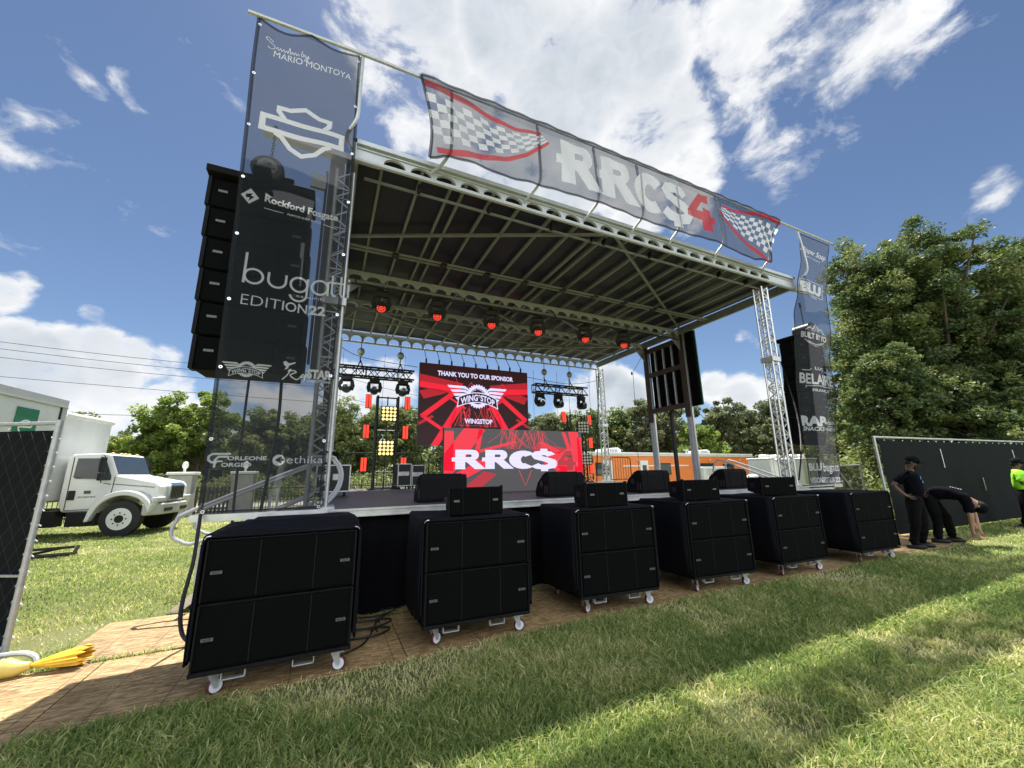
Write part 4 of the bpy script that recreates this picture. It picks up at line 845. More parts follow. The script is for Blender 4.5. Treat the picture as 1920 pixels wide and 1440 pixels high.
# ================================================================== SUBWOOFERS
SW, SH, SDp = 1.10, .462, .92
def sub_stack():
    t = thing('subwoofer_stack', 'x', 'subwoofer')
    for k in range(2):
        z = .210 + SH * k
        c = MB().box((0, SDp / 2, z + SH / 2), (SW - .01, SDp - .02, SH - .012)).build('cabinet', cabm, t, bevel=.008)
        for x0, x1 in ((-.505, -.185), (-.175, .215), (.225, .505)):
            MB().box(((x0 + x1) / 2, -.004, z + SH / 2), (x1 - x0, .02, SH - .05)).build('grille', grillem, c, bevel=.004)
        mb = MB()
        for x in (-.180, .220): mb.box((x, -.004, z + SH / 2), (.010, .028, SH - .05))
        for x in (-.533, .533): mb.box((x, -.006, z + SH / 2), (.012, .035, SH - .02))
        mb.box((0, -.002, z + SH - .010), (1.08, .02, .006))
        mb.build('edge_trim', edgem, c)
        for x in (-.455, .455):
            MB().box((x, -.018, z + SH * .47), (.075, .008, .022)).build('badge', badgem, c)
            a = Art(); a.text('RCF', x - .025, z + SH * .47 - .007, .05, .014, .02); a.build('badge_lettering', blackm, c, lambda u, v: (u, -.0235, v))
    # cover draped over top and sides
    mb = MB(); N = 12; prof = [(-.575, .26), (-.585, .5), (-.58, .8), (-.572, 1.09), (-.566, 1.146), (-.545, 1.158), (-.2, 1.153), (.1, 1.158), (.4, 1.153), (.545, 1.156), (.566, 1.146), (.572, 1.09), (.58, .8), (.585, .5), (.575, .26)]
    V = []; n = len(prof)
    for j in range(N + 1):
        y = .015 + (SDp + .03) * j / N
        for i, (x, z) in enumerate(prof):
            q = noise.noise(Vector((i * .55, j * .6, 2.2))) * .022; lowz = z - .12 * (z < .3) * min(1, j / N * 2.0) * .6
            V.append((x + q * (1 if x > 0 else -1) * (z < 1.12), y, lowz + (q * .5 if z > 1.12 else 0)))
    Fc = [(j * n + i, j * n + i + 1, (j + 1) * n + i + 1, (j + 1) * n + i) for j in range(N) for i in range(n - 1)]
    cv = MB().add(V, Fc).build('cover', coverm, t, smooth=True)
    sol = cv.modifiers.new('thick', 'SOLIDIFY'); sol.thickness = .01; sol.offset = 1
    MB().tube([(-.565, .012, .30), (-.568, .005, 1.10), (-.545, .0, 1.150), (0, .0, 1.148), (.545, .0, 1.150), (.568, .005, 1.10), (.565, .012, .3)], .011, 6).build('cover_roll', coverm, cv, smooth=True)
    for x in (-.56, .56): MB().tube([(x, -.01, 1.135), (x * .97, -.03, 1.155), (x * .93, -.02, 1.158)], .005, 5).build('cord_end', pearl, cv)
    d = MB().box((0, SDp / 2, .198), (SW, SDp, .024)).box((0, .01, .198), (SW - .01, .04, .028)).build('dolly', edgem, t, bevel=.003)
    for x in (-.27, .20):
        MB().box((x - .075, .05, .155), (.008, .05, .065)).box((x + .075, .05, .155), (.008, .05, .065)).box((x, .05, .126), (.158, .05, .008)).build('fork_loop', galv, d)
    for i, (x, y) in enumerate(((-.43, .12), (.43, .12), (-.43, .86), (.43, .86))):
        an = (.5, -.2, .9, 1.4)[i]; ca, sa = math.cos(an), math.sin(an)
        Mx = Matrix.Rotation(an, 3, 'Z')
        c = MB()
        c.box((x, y, .178), (.11, .10, .010)); ox = Mx @ Vector((.03, 0, 0))
        for s in (-1, 1):
            off = Mx @ Vector((0, s * .027, 0))
            c.prism([(-.035, .175), (.045, .175), (.055, .05), (.030, .045), (.0, .10)], lambda u, v, l, off=off: tuple(Vector((x, y, 0)) + off + Mx @ Vector((u, l, v))), -.003, .003)
        c.box(tuple(Vector((x, y, .15)) + Mx @ Vector((.055, 0, 0))), (.05, .07, .012), an)
        cc = c.build('caster', galv, t)
        w0 = Vector((x, y, .058)) + ox + Mx @ Vector((.012, 0, 0)); ax = Mx @ Vector((0, 1, 0))
        MB().tube([w0 - ax * .019, w0 - ax * .012, w0 + ax * .012, w0 + ax * .019], [.048, .056, .056, .048], 18).build('tread', redrub, cc, smooth=True)
        MB().tube([w0 - ax * .0205, w0 + ax * .0205], .044, 18).tube([w0 - ax * .026, w0 + ax * .026], .012, 8).build('wheel', wheelw, cc)
    return t
S0 = sub_stack()
subs = [(-.238, 3.925, .0), (1.482, 4.0, -.053), (3.262, 4.015, -.084), (5.041, 4.0, -.093), (6.835, 3.977, -.04), (8.812, 3.86, -.074)]
sl = ['nearest black subwoofer stack on casters, with a folded cloth on top', 'second black subwoofer stack from the left', 'third black subwoofer stack from the left', 'fourth black subwoofer stack from the left', 'fifth black subwoofer stack from the left', 'farthest black subwoofer stack, on the right beside the standing man']
stacks = []
for i, ((x, y, a_), l) in enumerate(zip(subs, sl)):
    o = S0 if i == 0 else dup(S0); o.location = (x, y - .0, .010); o.rotation_euler = (0, 0, a_); o['label'] = l; o['group'] = 'subwoofer stacks in a row before the stage'; stacks.append(o)
# folded cloth on the first stack
V = []; nx, ny = 26, 10; mb = MB()
for lay, (x0, x1, y0, y1, z) in enumerate(((-.74, .31, 3.99, 4.62, 1.188), (-.66, .325, 4.05, 4.62, 1.206), (-.57, .29, 4.14, 4.60, 1.224))):
    V = []; 
    for side in (0, 1):
        for j in range(ny + 1):
            for i in range(nx + 1):
                u, v = i / nx, j / ny; e = min(u, 1 - u, v, 1 - v); x = x0 + (x1 - x0) * u; y = y0 + (y1 - y0) * v + .02 * noise.noise(Vector((x * 5, lay, 0)))
                V.append((x, y, z + (.020 * min(1, e * 60) + .009 * noise.noise(Vector((x * 4, y * 4, lay))) * min(1, e * 9)) * (1 if side else 0) - (0 if side else .018)))
    n0 = (nx + 1) * (ny + 1); Fc = []
    for j in range(ny):
        for i in range(nx):
            a_ = j * (nx + 1) + i; q = (a_, a_ + 1, a_ + nx + 2, a_ + nx + 1); Fc += [q[::-1], tuple(k + n0 for k in q)]
    rim = [i for i in range(nx + 1)] + [j * (nx + 1) + nx for j in range(1, ny + 1)] + [ny * (nx + 1) + i for i in range(nx - 1, -1, -1)] + [j * (nx + 1) for j in range(ny - 1, 0, -1)]
    for a_, b_ in zip(rim, rim[1:] + rim[:1]): Fc.append((a_, b_, b_ + n0, a_ + n0))
    mb.add(V, Fc)
tag(mb.build('folded_cloth', coverm, smooth=True), 'folded black cloth in layers on the nearest subwoofer stack', 'cloth')
# front fill speakers lying on the stacks
def fill():
    t = thing('front_fill_speaker', 'x', 'speaker'); w, h, d_ = .60, .285, .46
    bod = MB().prism([(-.30, 0), (.30, 0), (.20, d_), (-.20, d_)], lambda u, v, l: (u, v, l + (-.03 * v / d_ if l > .1 else .035 * v / d_)), 0, h).build('cabinet', cabm, t, bevel=.008)
    for x0, x1 in ((-.285, -.155), (-.148, .14), (.147, .285)): MB().box(((x0 + x1) / 2, -.006, h / 2), (x1 - x0, .02, h - .02)).build('grille', grillem, bod, bevel=.003)
    for x in (-.151, .143): MB().box((x, -.012, h / 2), (.006, .02, h - .02)).build('divider', edgem, bod)
    for x in (-.298, .298): MB().box((x, .01, h / 2), (.014, .05, h + .025)).box((x, .06, h * .8), (.016, .03, .03)).build('rigging_rail', edgem, bod, bevel=.003)
    for x in (-.22, .215): MB().box((x, -.019, h * .52), (.06, .006, .022)).build('badge', badgem, bod)
    for s in (-1, 1): MB().box((s * .25, .24, h / 2), (.02, .10, .07), rz=s * -.21).build('handle', blackm, bod)
    return t
fl = fill()
for i, (x, y, r, l) in enumerate(((1.485, 4.10, .0, 'front fill speaker lying on the second subwoofer stack'), (3.21, 4.10, -.06, 'front fill speaker lying on the third subwoofer stack'), (4.91, 4.12, -.16, 'front fill speaker lying on the fourth subwoofer stack'), (6.68, 4.12, -.30, 'front fill speaker lying askew on the fifth subwoofer stack'))):
    o = fl if i == 0 else dup(fl); o.location = (x, y, 1.182); o.rotation_euler = (R_(3) if i == 3 else 0, 0, r); o['label'] = l; o['group'] = 'front fill speakers on the stacks'
# stage wedges
def wedge():
    t = thing('stage_monitor', 'x', 'stage monitor'); pr = [(0, 0), (-.02, .05), (-.02, .33), (.02, .385), (.09, .385), (.20, .34), (.36, .22), (.44, .09), (.43, 0)]
    b_ = MB().prism(pr, lambda u, v, l: (l, u, v), -.34, .34).build('cabinet', cabm, t, bevel=.006)
    MB().prism([(.12, .383), (.20, .352), (.365, .232), (.43, .115), (.442, .125), (.375, .245), (.21, .366), (.125, .395)], lambda u, v, l: (l, u, v), -.30, .30).build('grille', grillem, b_)
    for x in (-.20, .20): MB().prism([(-.028, .03), (-.028, .335), (.018, .393), (.09, .393), (.09, .38), (.0, .38), (-.02, .03)], lambda u, v, l: (l, u, v), x - .005, x + .005).build('seam_strip', edgem, b_)
    for x in (-.343, .343):
        for y in (.03, .10): MB().box((x, y, .11), (.012, .04, .13)).build('rubber_foot', blackm, b_, bevel=.003)
        MB().tube([(x - .003, .22, .2), (x + .003, .22, .2)], .05, 12).build('handle_dish', blackm, b_)
    return t
wg = wedge()
for i, (x, y, r, l) in enumerate(((1.58, 5.72, 0, 'stage monitor wedge at the left of the deck, behind the second stack'), (3.60, 5.62, 0, 'stage monitor wedge on the deck behind the third stack'), (5.52, 5.60, 0, 'stage monitor wedge on the deck behind the fourth stack'), (7.72, 5.6, 0, 'stage monitor wedge on the deck behind the fifth stack'))):
    o = wg if i == 0 else dup(wg); o.location = (x, y, ZD + .002); o.rotation_euler = (0, 0, r); o['label'] = l; o['group'] = 'stage monitor wedges along the deck edge'

# ================================================================== LINE ARRAYS
def line_array(label, x, y0, z1, n, mh, wd, curve=2.2, drift=0):
    t = thing('line_array', label, 'speaker array', (x, y0, z1))
    y, z, tl = 0, -.14, .0
    MB().box((0, .22, -.07), (wd + .04, .62, .10)).box((0, -.02, -.06), (.2, .5, .12)).build('flying_frame', cabm, t, bevel=.01)
    for i in range(n):
        th = R_(.5 + i * curve); d_ = Vector((0, math.sin(th), -math.cos(th))); nrm = Vector((0, -math.cos(th), -math.sin(th)))   # d_: down, nrm: forward
        c0 = Vector((drift * i, y, z)); Mx = Matrix(((1, 0, 0), (0, -nrm.y, -d_.y), (0, -nrm.z, -d_.z))); ctr = c0 + d_ * mh / 2
        q = lambda px_, py_, pz_: tuple(ctr + Vector((px_, 0, 0)) + (-nrm) * py_ + (-d_) * pz_)
        b_ = MB().prism([(-wd / 2 + .03, .02), (wd / 2 - .03, .02), (wd / 2 - .06, .50), (-wd / 2 + .06, .50)], lambda u, v, l: q(u, v, l), -mh / 2 + .012, mh / 2 - .012).build('module', cabm, t, bevel=.01)
        for x0, x1 in ((-wd / 2 + .05, -wd / 2 + .36), (-wd / 2 + .365, wd / 2 - .365), (wd / 2 - .36, wd / 2 - .05)):
            MB().prism([(x0, 0), (x1, 0), (x1, .03), (x0, .03)], lambda u, v, l: q(u, v, l), -mh / 2 + .02, mh / 2 - .02).build('grille', grillem, b_)
        for s in (-1, 1):
            MB().prism([(s * (wd / 2 - .045), -.03), (s * wd / 2, -.01), (s * wd / 2, .16), (s * (wd / 2 - .045), .16)], lambda u, v, l: q(u, v, l), -mh / 2 + .015, mh / 2 - .015).build('side_rail', edgem, b_)
            MB().prism([(s * (wd / 2 - .17) - .05, -.008), (s * (wd / 2 - .17) + .05, -.008), (s * (wd / 2 - .17) + .05, 0), (s * (wd / 2 - .17) - .05, 0)], lambda u, v, l: q(u, v, l), .015, .045).build('badge', badgem, b_)
        y += d_.y * mh; z += d_.z * mh
    return t
line_array('big black line array hanging behind the left see-through banner', -1.045, 5.5, 5.53, 6, .425, 1.19, curve=0, drift=.022)
line_array('big black line array behind the right see-through banner', 11.70, 5.75, 5.12, 8, .355, 1.15)
def hoist(label, x, y, z):
    t = thing('motor_hoist', label, 'hoist', (x, y, z), 0, 'motor hoists holding the line arrays')
    b_ = MB().tube([(0, -.20, .16), (0, -.17, .16), (0, .22, .16), (0, .26, .16)], [.17, .20, .20, .15], 18).build('motor_body', mat('dark_grey_enamel', (.035, .035, .038), .35, 0, .1, 5), t, smooth=True)
    MB().tube([(0, -.204, .17), (0, -.208, .17)], .12, 20).build('name_plate', mat('dull_plate', (.30, .30, .30), .6), b_)
    a_ = Art(); a_.text('CM', -.05, .19, .09, .05, .03); a_.text('LODESTAR', -.10, .13, .20, .035, .03); a_.build('plate_lettering', blackm, b_, lambda u, v: (u, -.212, v))
    MB().box((.24, 0, .06), (.16, .3, .12)).build('chain_bag', cabm, t, bevel=.01)
    mb = MB()
    for k in range(11):
        z_ = .36 + k * .048
        mb.tube([((.016 if k % 2 else 0) * math.cos(q) , (0 if k % 2 else .016) * math.cos(q), z_ + .03 * math.sin(q)) for q in [2 * math.pi * j / 8 for j in range(8)]], .006, 4, closed=True)
    mb.tube([(0, 0, .86), (0, 0, 1.0)], .028, 6); mb.build('chain', blackm, t)
    return t
hoist('dark motor hoist above the left line array', -1.02, 5.6, 5.50)
hoist('dark motor hoist above the right line array', 11.7, 5.8, 5.12)

# ================================================================== STAGE FURNITURE
def road_case(label, c, d, open_=False):
    t = thing('road_case', label, 'road case', (c[0], c[1], c[2]))
    w, dd, h = d
    b_ = MB().box((0, 0, .10 + h / 2), (w, dd, h)).build('shell', blackplastic, t)
    mb = MB()
    for sx in (-1, 1):
        for sy in (-1, 1): mb.box((sx * w / 2, sy * dd / 2, .10 + h / 2), (.022, .022, h + .01))
    for z in (.10, .10 + h):
        for s in (-1, 1): mb.box((0, s * dd / 2, z), (w + .02, .02, .022)); mb.box((s * w / 2, 0, z), (.02, dd + .02, .022))
    mb.build('corner_trim', alu, b_)
    for x in (-w * .28, w * .12): MB().box((x, -dd / 2 - .006, .10 + h * .55), (.17, .012, .12)).build('latch_plate', alu, b_, bevel=.01)
    for sx in (-1, 1):
        for sy in (-1, 1): MB().tube([(sx * w * .38 - .015, sy * dd * .36, .05), (sx * w * .38 + .015, sy * dd * .36, .05)], .05, 12).build('caster', blackm, t)
    return t
road_case('black road case with silver edges standing at the left of the deck', (.16, 8.9, ZD), (.60, .6, .50))
MB_ = MB().prism([(-.22, 0), (.22, 0), (.20, .24), (-.12, .28)], lambda u, v, l: (u + .02, 8.9 + l, ZD + .62 + v), -.15, .15); tag(MB_.build('monitor_speaker', cabm, bevel=.01), 'small black speaker sitting on the road case at the left', 'speaker')
road_case('black rack case behind the left lamp ladder', (2.07, 12.0, ZD), (.36, .6, .60))
road_case('taller plain black case right of the rack case', (2.48, 12.05, ZD), (.36, .6, .56))
def barricade(label, x, y, z, w, rz=0):
    t = thing('barricade', label, 'barrier', (x, y, z), rz, 'black crowd barriers along the back of the deck')
    h = 1.08; r = .12; P = [(-w / 2, 0, .08), (-w / 2, 0, h - r), (-w / 2 + .035, 0, h - .035), (-w / 2 + r, 0, h), (w / 2 - r, 0, h), (w / 2 - .035, 0, h - .035), (w / 2, 0, h - r), (w / 2, 0, .08)]
    MB().tube(P, .021, 7).tube([(-w / 2, 0, .16), (w / 2, 0, .16)], .018, 6).build('frame', blackm, t, smooth=True)
    mb = MB(); n = int(w / .13)
    for i in range(1, n): mb.tube([(-w / 2 + w * i / n, 0, .16), (-w / 2 + w * i / n, 0, h)], .008, 4)
    mb.build('bars', blackm, t)
    for s in (-1, 1): MB().tube([(s * w * .36, -.25, .01), (s * w * .36, 0, .1), (s * w * .36, .25, .01)], .018, 5).build('foot', blackm, t)
    return t
for x, w, l in ((1.7, 2.3, 'black crowd barrier behind the left lamp ladder'), (4.15, 2.1, 'black crowd barrier seen just left of the lower screen'), (9.1, 1.2, 'black crowd barrier behind the right lamp ladder')): barricade(l, x, 13.15, ZD, w)
barricade('short black crowd barrier before the orange trailer', 11.5, 13.6, ZD - .1, 1.1)
# scrim mesh hanging at rear, cable swags
mb = MB().tube(smoothpts([(.05, 13.2, 5.75), (.8, 13.2, 5.40), (2.6, 13.1, 5.22)]), .012, 4).tube(smoothpts([(6.7, 13.1, 5.25), (8.8, 13.1, 5.12), (10.4, 13.2, 5.45)]), .012, 4)
for x in (.25, 1.5, 2.15, 7.0, 8.05, 8.6, 9.6): mb.tube([(x, 12.9, 5.5), (x - .05, 12.9, ZD + .1)], .006, 4)
mb.tube([(10.2, 13.0, 5.7), (9.6, 12.8, ZD)], .022, 5)
tag(mb.build('cables', blackm), 'thin black cables swagging from the rear roof beam behind the lamps', 'cable')
tag(MB().tube([(XR + .05, 10.9, 5.9), (XR - .1, 11.3, 5.35), (XR - .2, 11.35, 1.3)], .008, 4).box((XR - .14, 11.33, 5.3), (.04, .04, .12)).build('drop_cable', blackm), 'thin cable dropping beside the rear right tower to the deck', 'cable')
tag(MB().tube(smoothpts([(-.62, 5.9, 2.9), (-.60, 5.85, 2.2), (-.66, 5.7, 1.2), (-.72, 5.6, .5), (-.84, 5.2, .1)]), .02, 6).tube(smoothpts([(-1.0, 6.0, 2.9), (-.98, 5.9, 2.0), (-.95, 5.8, 1.3), (-.9, 5.8, .1)]), .016, 6).build('speaker_cable', blackplastic, smooth=True), 'black speaker cables hanging down below the left line array', 'cable')
tag(MB().tube(smoothpts([at(376, 965, 5.2), at(371, 1000, 5.0), at(362, 1055, 4.8), at(344, 1120, 4.6), at(338, 1160, 4.45), at(342, 1190, 4.3), at(353, 1202, 4.15)]), .016, 6).build('power_cable', blackplastic, smooth=True), 'thick black cable curving down to the side of the nearest stack', 'cable')
mb = MB()
for x0, y0 in ((.45, 4.95), (.55, 5.3), (.4, 4.7)):
    P = [(x0 + .22 * math.cos(q) * (1 + .1 * math.sin(3 * q)) + q * .02, y0 + .12 * math.sin(q), .035) for q in [i * .45 for i in range(18)]]; mb.tube(P, .009, 5)
mb.tube(smoothpts([(.3, 4.3, .03), (.5, 4.5, .03), (.7, 5.1, .03), (1.2, 5.6, .03)]), .009, 5).tube(smoothpts([(2.3, 5.0, .03), (2.5, 5.5, .03), (2.9, 5.8, .03)]), .009, 5)
tag(mb.build('cable_coil', blackplastic, smooth=True), 'loose coil of black cable on the boards behind the nearest stack', 'cable')
tag(MB().tube(smoothpts([(12.0, 6.2, 2.4), (12.0, 6.1, 1.7), (11.6, 5.9, 1.0), (11.0, 5.8, .2)]), .02, 5).tube(smoothpts([(11.2, 6.4, 5.3), (10.95, 6.0, 3.3), (10.4, 5.7, 2.2), (9.7, 5.5, 1.35)]), .018, 5).build('speaker_cable', blackplastic), 'black cables hanging beside the right line array', 'cable')

def stairs(label, x, y, dx, dy, n=5, rail=True):
    """portable stage steps: head at (x, y) on deck level, running down along (dx, dy)"""
    t = thing('stage_steps', label, 'steps', (x, y, 0), math.atan2(dy, dx)); run = .27; H = ZD
    for s in (-.48, .48):
        MB().prism([(0, H - .02), (0, H - .16), (run * n, .02), (run * n + .14, .02), (.08, H - .02)], lambda u, v, l: (u, l, v), s - .02, s + .02).build('stringer', alu, t)
    for i in range(n): MB().box((run * (i + .5), 0, H - (i + 1) * H / (n + .4)), (.26, .92, .03)).build('tread', blackm, t)
    for s in (-.5, .5):
        A_, B_ = Vector((-.05, s, H + .62)), Vector((run * n + .02, s, 1.22)); P = [Vector((-.18, s, H + .0)), Vector((-.32, s, H + .18)), Vector((-.36, s, H + .42)), Vector((-.26, s, H + .62)), A_, B_, B_ + Vector((.16, 0, -.12)), B_ + Vector((.20, 0, -.28)), B_ + Vector((.10, 0, -.38)), Vector((run * n - .15, s, .84)), Vector((0, s, H + .14))]
        MB().tube(smoothpts(P, 3), .023, 7).build('handrail', alu_w, t, smooth=True)
        MB().tube([(run * 2, s, H - .35), (run * 2, s, H + .22)], .02, 6).tube([(run * n - .1, s, .3), (run * n - .1, s, .78)], .02, 6).build('rail_post', alu_w, t, smooth=True)
    return t
stairs('aluminium stage steps with looped handrails on the left side of the stage', -.12, 7.05, -1, 0)
stairs('white stage steps with looped handrails on the right side of the stage', 10.95, 8.0, .35, -1)
for x_ in (-.9, -.45): pass

# ================================================================== FENCES
def chain_fence(name, label, A, B, h, post_r, extra_posts=(), lean=0):
    A, B = Vector((*A, 0)), Vector((*B, 0)); d = (B - A); L = d.length; u = d.normalized(); n = Vector((-u.y, u.x, 0)); t = thing(name, label, 'fence', tuple(A))
    up_ = Vector((0, 0, 1)) + n * lean
    for q in (0, 1) + tuple(extra_posts): MB().tube([A + d * q, A + d * q + up_ * h], post_r, 9).build('post', galv, t, smooth=True, w=True)
    MB().tube([A + up_ * (h - .03), B + up_ * (h - .03)], post_r * .8, 8).tube([A + up_ * .12, B + up_ * .12], post_r * .7, 8).tube([A + up_ * h * .33, B + up_ * h * .33], post_r * .5, 6).build('rail', galv, t, smooth=True, w=True)
    mb = MB(); nx, nz = int(L / .25), 8
    for i in range(nx + 1):
        for j in range(nz + 1):
            p = A + u * (.05 + (L - .1) * i / nx) + up_ * (.06 + (h - .16) * j / nz) + n * (-.05 + .035 * noise.noise(Vector((i * .35, j * .5, L)))); mb.v.append(tuple(p))
    for i in range(nx):
        for j in range(nz): a_ = i * (nz + 1) + j; mb.f.append((a_, a_ + 1, a_ + nz + 2, a_ + nz + 1))
    mb.build('windscreen', screenm, t, smooth=True, w=True)
    return t, u, n, up_, L, A
# left panel: seen almost edge on, with wire diamonds
t_, u_, n_, up_, L_, A_ = chain_fence('chain_link_panel', 'black screened chain link fence panel at the left edge of the picture', (-2.52, 5.62), (-6.0, 7.5), 2.22, .026)
mb = MB()
for k in range(-14, 30):
    for s in (1, -1):
        x0 = k * .13; P = []
        for z0, z1 in ((.1, 2.1),):
            a0, a1 = x0, x0 + s * 2.0 * .6
            lo, hi = 0, 1
            q0, q1 = a0 / L_, a1 / L_
            ts = [0, 1]
            if abs(a1 - a0) > 1e-6:
                tA, tB = (0 - a0) / (a1 - a0), (L_ - a0) / (a1 - a0); ts = [max(0, min(tA, tB)), min(1, max(tA, tB))]
            if ts[1] - ts[0] > .02:
                P = [A_ + u_ * (a0 + (a1 - a0) * tt) + up_ * (z0 + (z1 - z0) * tt) - n_ * .0 for tt in ts]
        if P: mb.tube(P, .0022, 3, caps=False)
mb.build('wire_mesh', mat('dull_wire', (.05, .05, .05), .6, .5), t_, w=True)
mb = MB()
for i in range(14): z = .2 + i * .14; mb.tube([A_ + u_ * (-.02) + up_ * z + Vector((.03, 0, 0)), A_ + u_ * .07 + up_ * (z + .05) - n_ * .03, A_ + u_ * .05 + up_ * (z + .02)], .006, 4)
for i in range(7): mb.ellip(tuple(A_ + u_ * (.1 + i * .5) + up_ * 2.14 - n_ * .04), (.014, .014, .014), 6, 4)
mb.build('lacing_tie', pearl, t_, w=True)
# right run
fr_, u_, n_, up_, L_, A_ = chain_fence('screened_fence', 'long fence with dark green windscreen behind the men on the right', (12.15, 5.0), (30.0, 4.3), 2.35, .03, (.215, .43, .65))
mb = MB()
for q, sgn in ((.16, 1), (.41, 1)):
    p = A_ + u_ * L_ * q; mb.tube([p + up_ * 1.55 - n_ * .09, p + up_ * 2.05 - n_ * .07 + u_ * .05], .011, 5); mb.tube([p + u_ * 2 + up_ * .9 - n_ * .09, p + u_ * 2 + up_ * 1.25 - n_ * .09], .010, 5)
mb.build('brace', galv, fr_, w=True)
mb = MB()
for i in range(26): mb.ellip(tuple(A_ + u_ * (.3 + i * .42) + up_ * 2.24 - n_ * .06), (.016, .016, .016), 6, 4)
mb.build('grommet', pearl, fr_, w=True)
# diamond gate
g_ = thing('diamond_gate', 'light metal gate with a diamond in its middle and dark mesh', 'gate', (12.0, 5.6, 0)); gx0, gx1 = 11.1, 12.6; gy = 5.6
P = lambda s, z: (gx0 + (gx1 - gx0) * s, gy + .25 * (1 - s), z)
mb = MB()
for a_, b_ in (((0, 0), (0, 1.62)), ((1, 0), (1, 1.66)), ((0, 1.62), (1, 1.66)), ((0, .95), (.22, .95)), ((.78, .95), (1, .95)), ((.5, 1.5), (.22, .95)), ((.22, .95), (.5, .4)), ((.5, .4), (.78, .95)), ((.78, .95), (.5, 1.5)), ((.5, 1.5), (.5, 1.64)), ((0, .05), (1, .05)), ((.5, .4), (.5, .05))):
    mb.tube([P(*a_), P(*b_)], .020, 6)
mb.build('frame', galv, g_, smooth=True, w=True)
gm = mesh_fabric('gate_mesh', (.03, .03, .028), .30, .2)
MB().add([Vector(P(*p)) + Vector((0, .03, 0)) for p in ((0, .05), (1, .05), (1, 1.64), (0, 1.60))], [(0, 1, 2, 3)]).build('mesh_panel', gm, g_, w=True)
# picket fence at the back left
pf = thing('picket_fence', 'low black iron picket fence along the road at the back left', 'fence', (-8, 22.5, 0))
mb = MB(); mb2 = MB()
for x0, x1 in ((-34, -6.1), (-3.0, 12.5)):
    n = int((x1 - x0) / .145)
    for i in range(n): x = x0 + (x1 - x0) * i / n; mb.box((x, 22.5, .66), (.022, .022, 1.3))
    for z in (.15, 1.12): mb2.box(((x0 + x1) / 2, 22.5, z), (x1 - x0, .035, .04))
    for i in range(int((x1 - x0) / 2.4) + 1): mb2.box((x0 + i * 2.4, 22.5, .72), (.07, .07, 1.44))
mb.build('pickets', blackm, pf, w=True); mb2.build('rails_and_posts', blackm, pf, w=True)
for i, x in enumerate((-5.7, -3.4)):
    p = thing('gate_pillar', 'pale square gate pillar with cap, %s' % ('left of the gate' if i == 0 else 'right of the gate'), 'pillar', (x, 22.5, 0), 0, 'pale pillars either side of the gate')
    MB().box((0, 0, .9), (.85, .85, 1.8)).build('shaft', concrete, p, bevel=.02); MB().box((0, 0, 1.86), (1.0, 1.0, .12)).build('cap', whitep, p, bevel=.02)
    MB().tube([(0, 0, 1.92), (0, 0, 2.1)], .05, 8).ellip((0, 0, 2.22), (.12, .12, .17), 8, 6).build('lantern', whitep, p)
gt = MB()
for i in range(9): gt.box((-5.15 + i * .15, 22.6, .65), (.09, .04, 1.2))
gt.box((-4.55, 22.56, .3), (1.3, .04, .08)).box((-4.55, 22.56, 1.05), (1.3, .04, .08)); tag(gt.build('wooden_gate', mat('dark_wood', (.06, .05, .045), .8, 0, .2, 6)), 'dark slatted gate between two pale pillars', 'gate')

# ================================================================== SMALL THINGS LEFT
t = thing('sandbag', 'long yellow plastic sandbag tied at its end, lying on the boards at the left', 'sandbag', (-2.2, 5.12, .02))
A_, B_ = Vector((-3.2, 5.15, .09)), Vector((-2.13, 5.16, .08)); mb = MB()
P = [A_.lerp(B_, i / 14) + Vector((0, .01 * math.sin(i * 1.7), .008 * math.sin(i * 2.3))) for i in range(15)]; mb.tube(P, [.075 + .008 * math.sin(i * 2.1) for i in range(13)] + [.055, .028], 14)
mb.build('bag', yellowb, t, smooth=True, w=True)
mb = MB(); NK = 28; rings = [(0, .022), (.06, .05), (.16, .085), (.27, .105), (.33, .11)]
for j, (dx_, rr_) in enumerate(rings):
    for k in range(NK):
        an = 2 * math.pi * k / NK; q_ = 1 + (.14 if k % 2 else -.06) * j / 4; jag = (.035 * math.sin(k * 2.4) + .02 * math.sin(k * 5.1)) * (j == 4)
        mb.v.append((-2.13 + dx_ + jag, 5.165 + .12 * dx_ + rr_ * q_ * math.cos(an), max(.03, .085 + .02 * dx_ + rr_ * .62 * q_ * math.sin(an))))
for j in range(4):
    for k in range(NK): mb.f.append((j * NK + k, j * NK + (k + 1) % NK, (j + 1) * NK + (k + 1) % NK, (j + 1) * NK + k))
mb.build('gathered_end', mat('orange_plastic', (.72, .42, .03), .4, 0, .12, 8), t, smooth=True, w=True)
tag(MB().tube(smoothpts([(-2.9, 5.5, .02), (-2.6, 5.45, .10), (-2.35, 5.42, .12), (-2.22, 5.40, .08), (-2.18, 5.36, .0)]), .022, 8).tube(smoothpts([(-2.52, 5.6, .03), (-2.6, 5.5, .04), (-3.2, 5.6, .03)]), .03, 7).build('fence_foot', galv, smooth=True), 'bent grey steel fence foot behind the yellow sandbag', 'fence foot')
t = thing('sandbag', 'short yellow sandbag beyond the farthest subwoofer stack', 'sandbag', (11.2, 4.75, 0)); MB().tube([(-.45, .0, .09), (-.3, 0, .10), (.2, .02, .11), (.42, .03, .08)], [.05, .10, .10, .04], 12).build('bag', yellowb, t, smooth=True)
t = thing('truss_section', 'black folded truss section lying on the grass behind the left fence', 'truss', (-5.6, 12.3, 0)); mb = MB()
for a_, b_ in (((-1.2, -.4, .05), (.75, .1, .05)), ((-1.2, .1, .05), (.75, .25, .05)), ((-1.2, -.4, .22), (.75, .1, .20)), ((.75, .1, .05), (.75, .25, .2)), ((-.9, .1, .05), (-.2, -.15, .22)), ((-.2, -.1, .05), (.5, .2, .18)), ((-1.1, -.35, .05), (-1.1, .1, .2))): mb.bar(a_, b_, .05, .05)
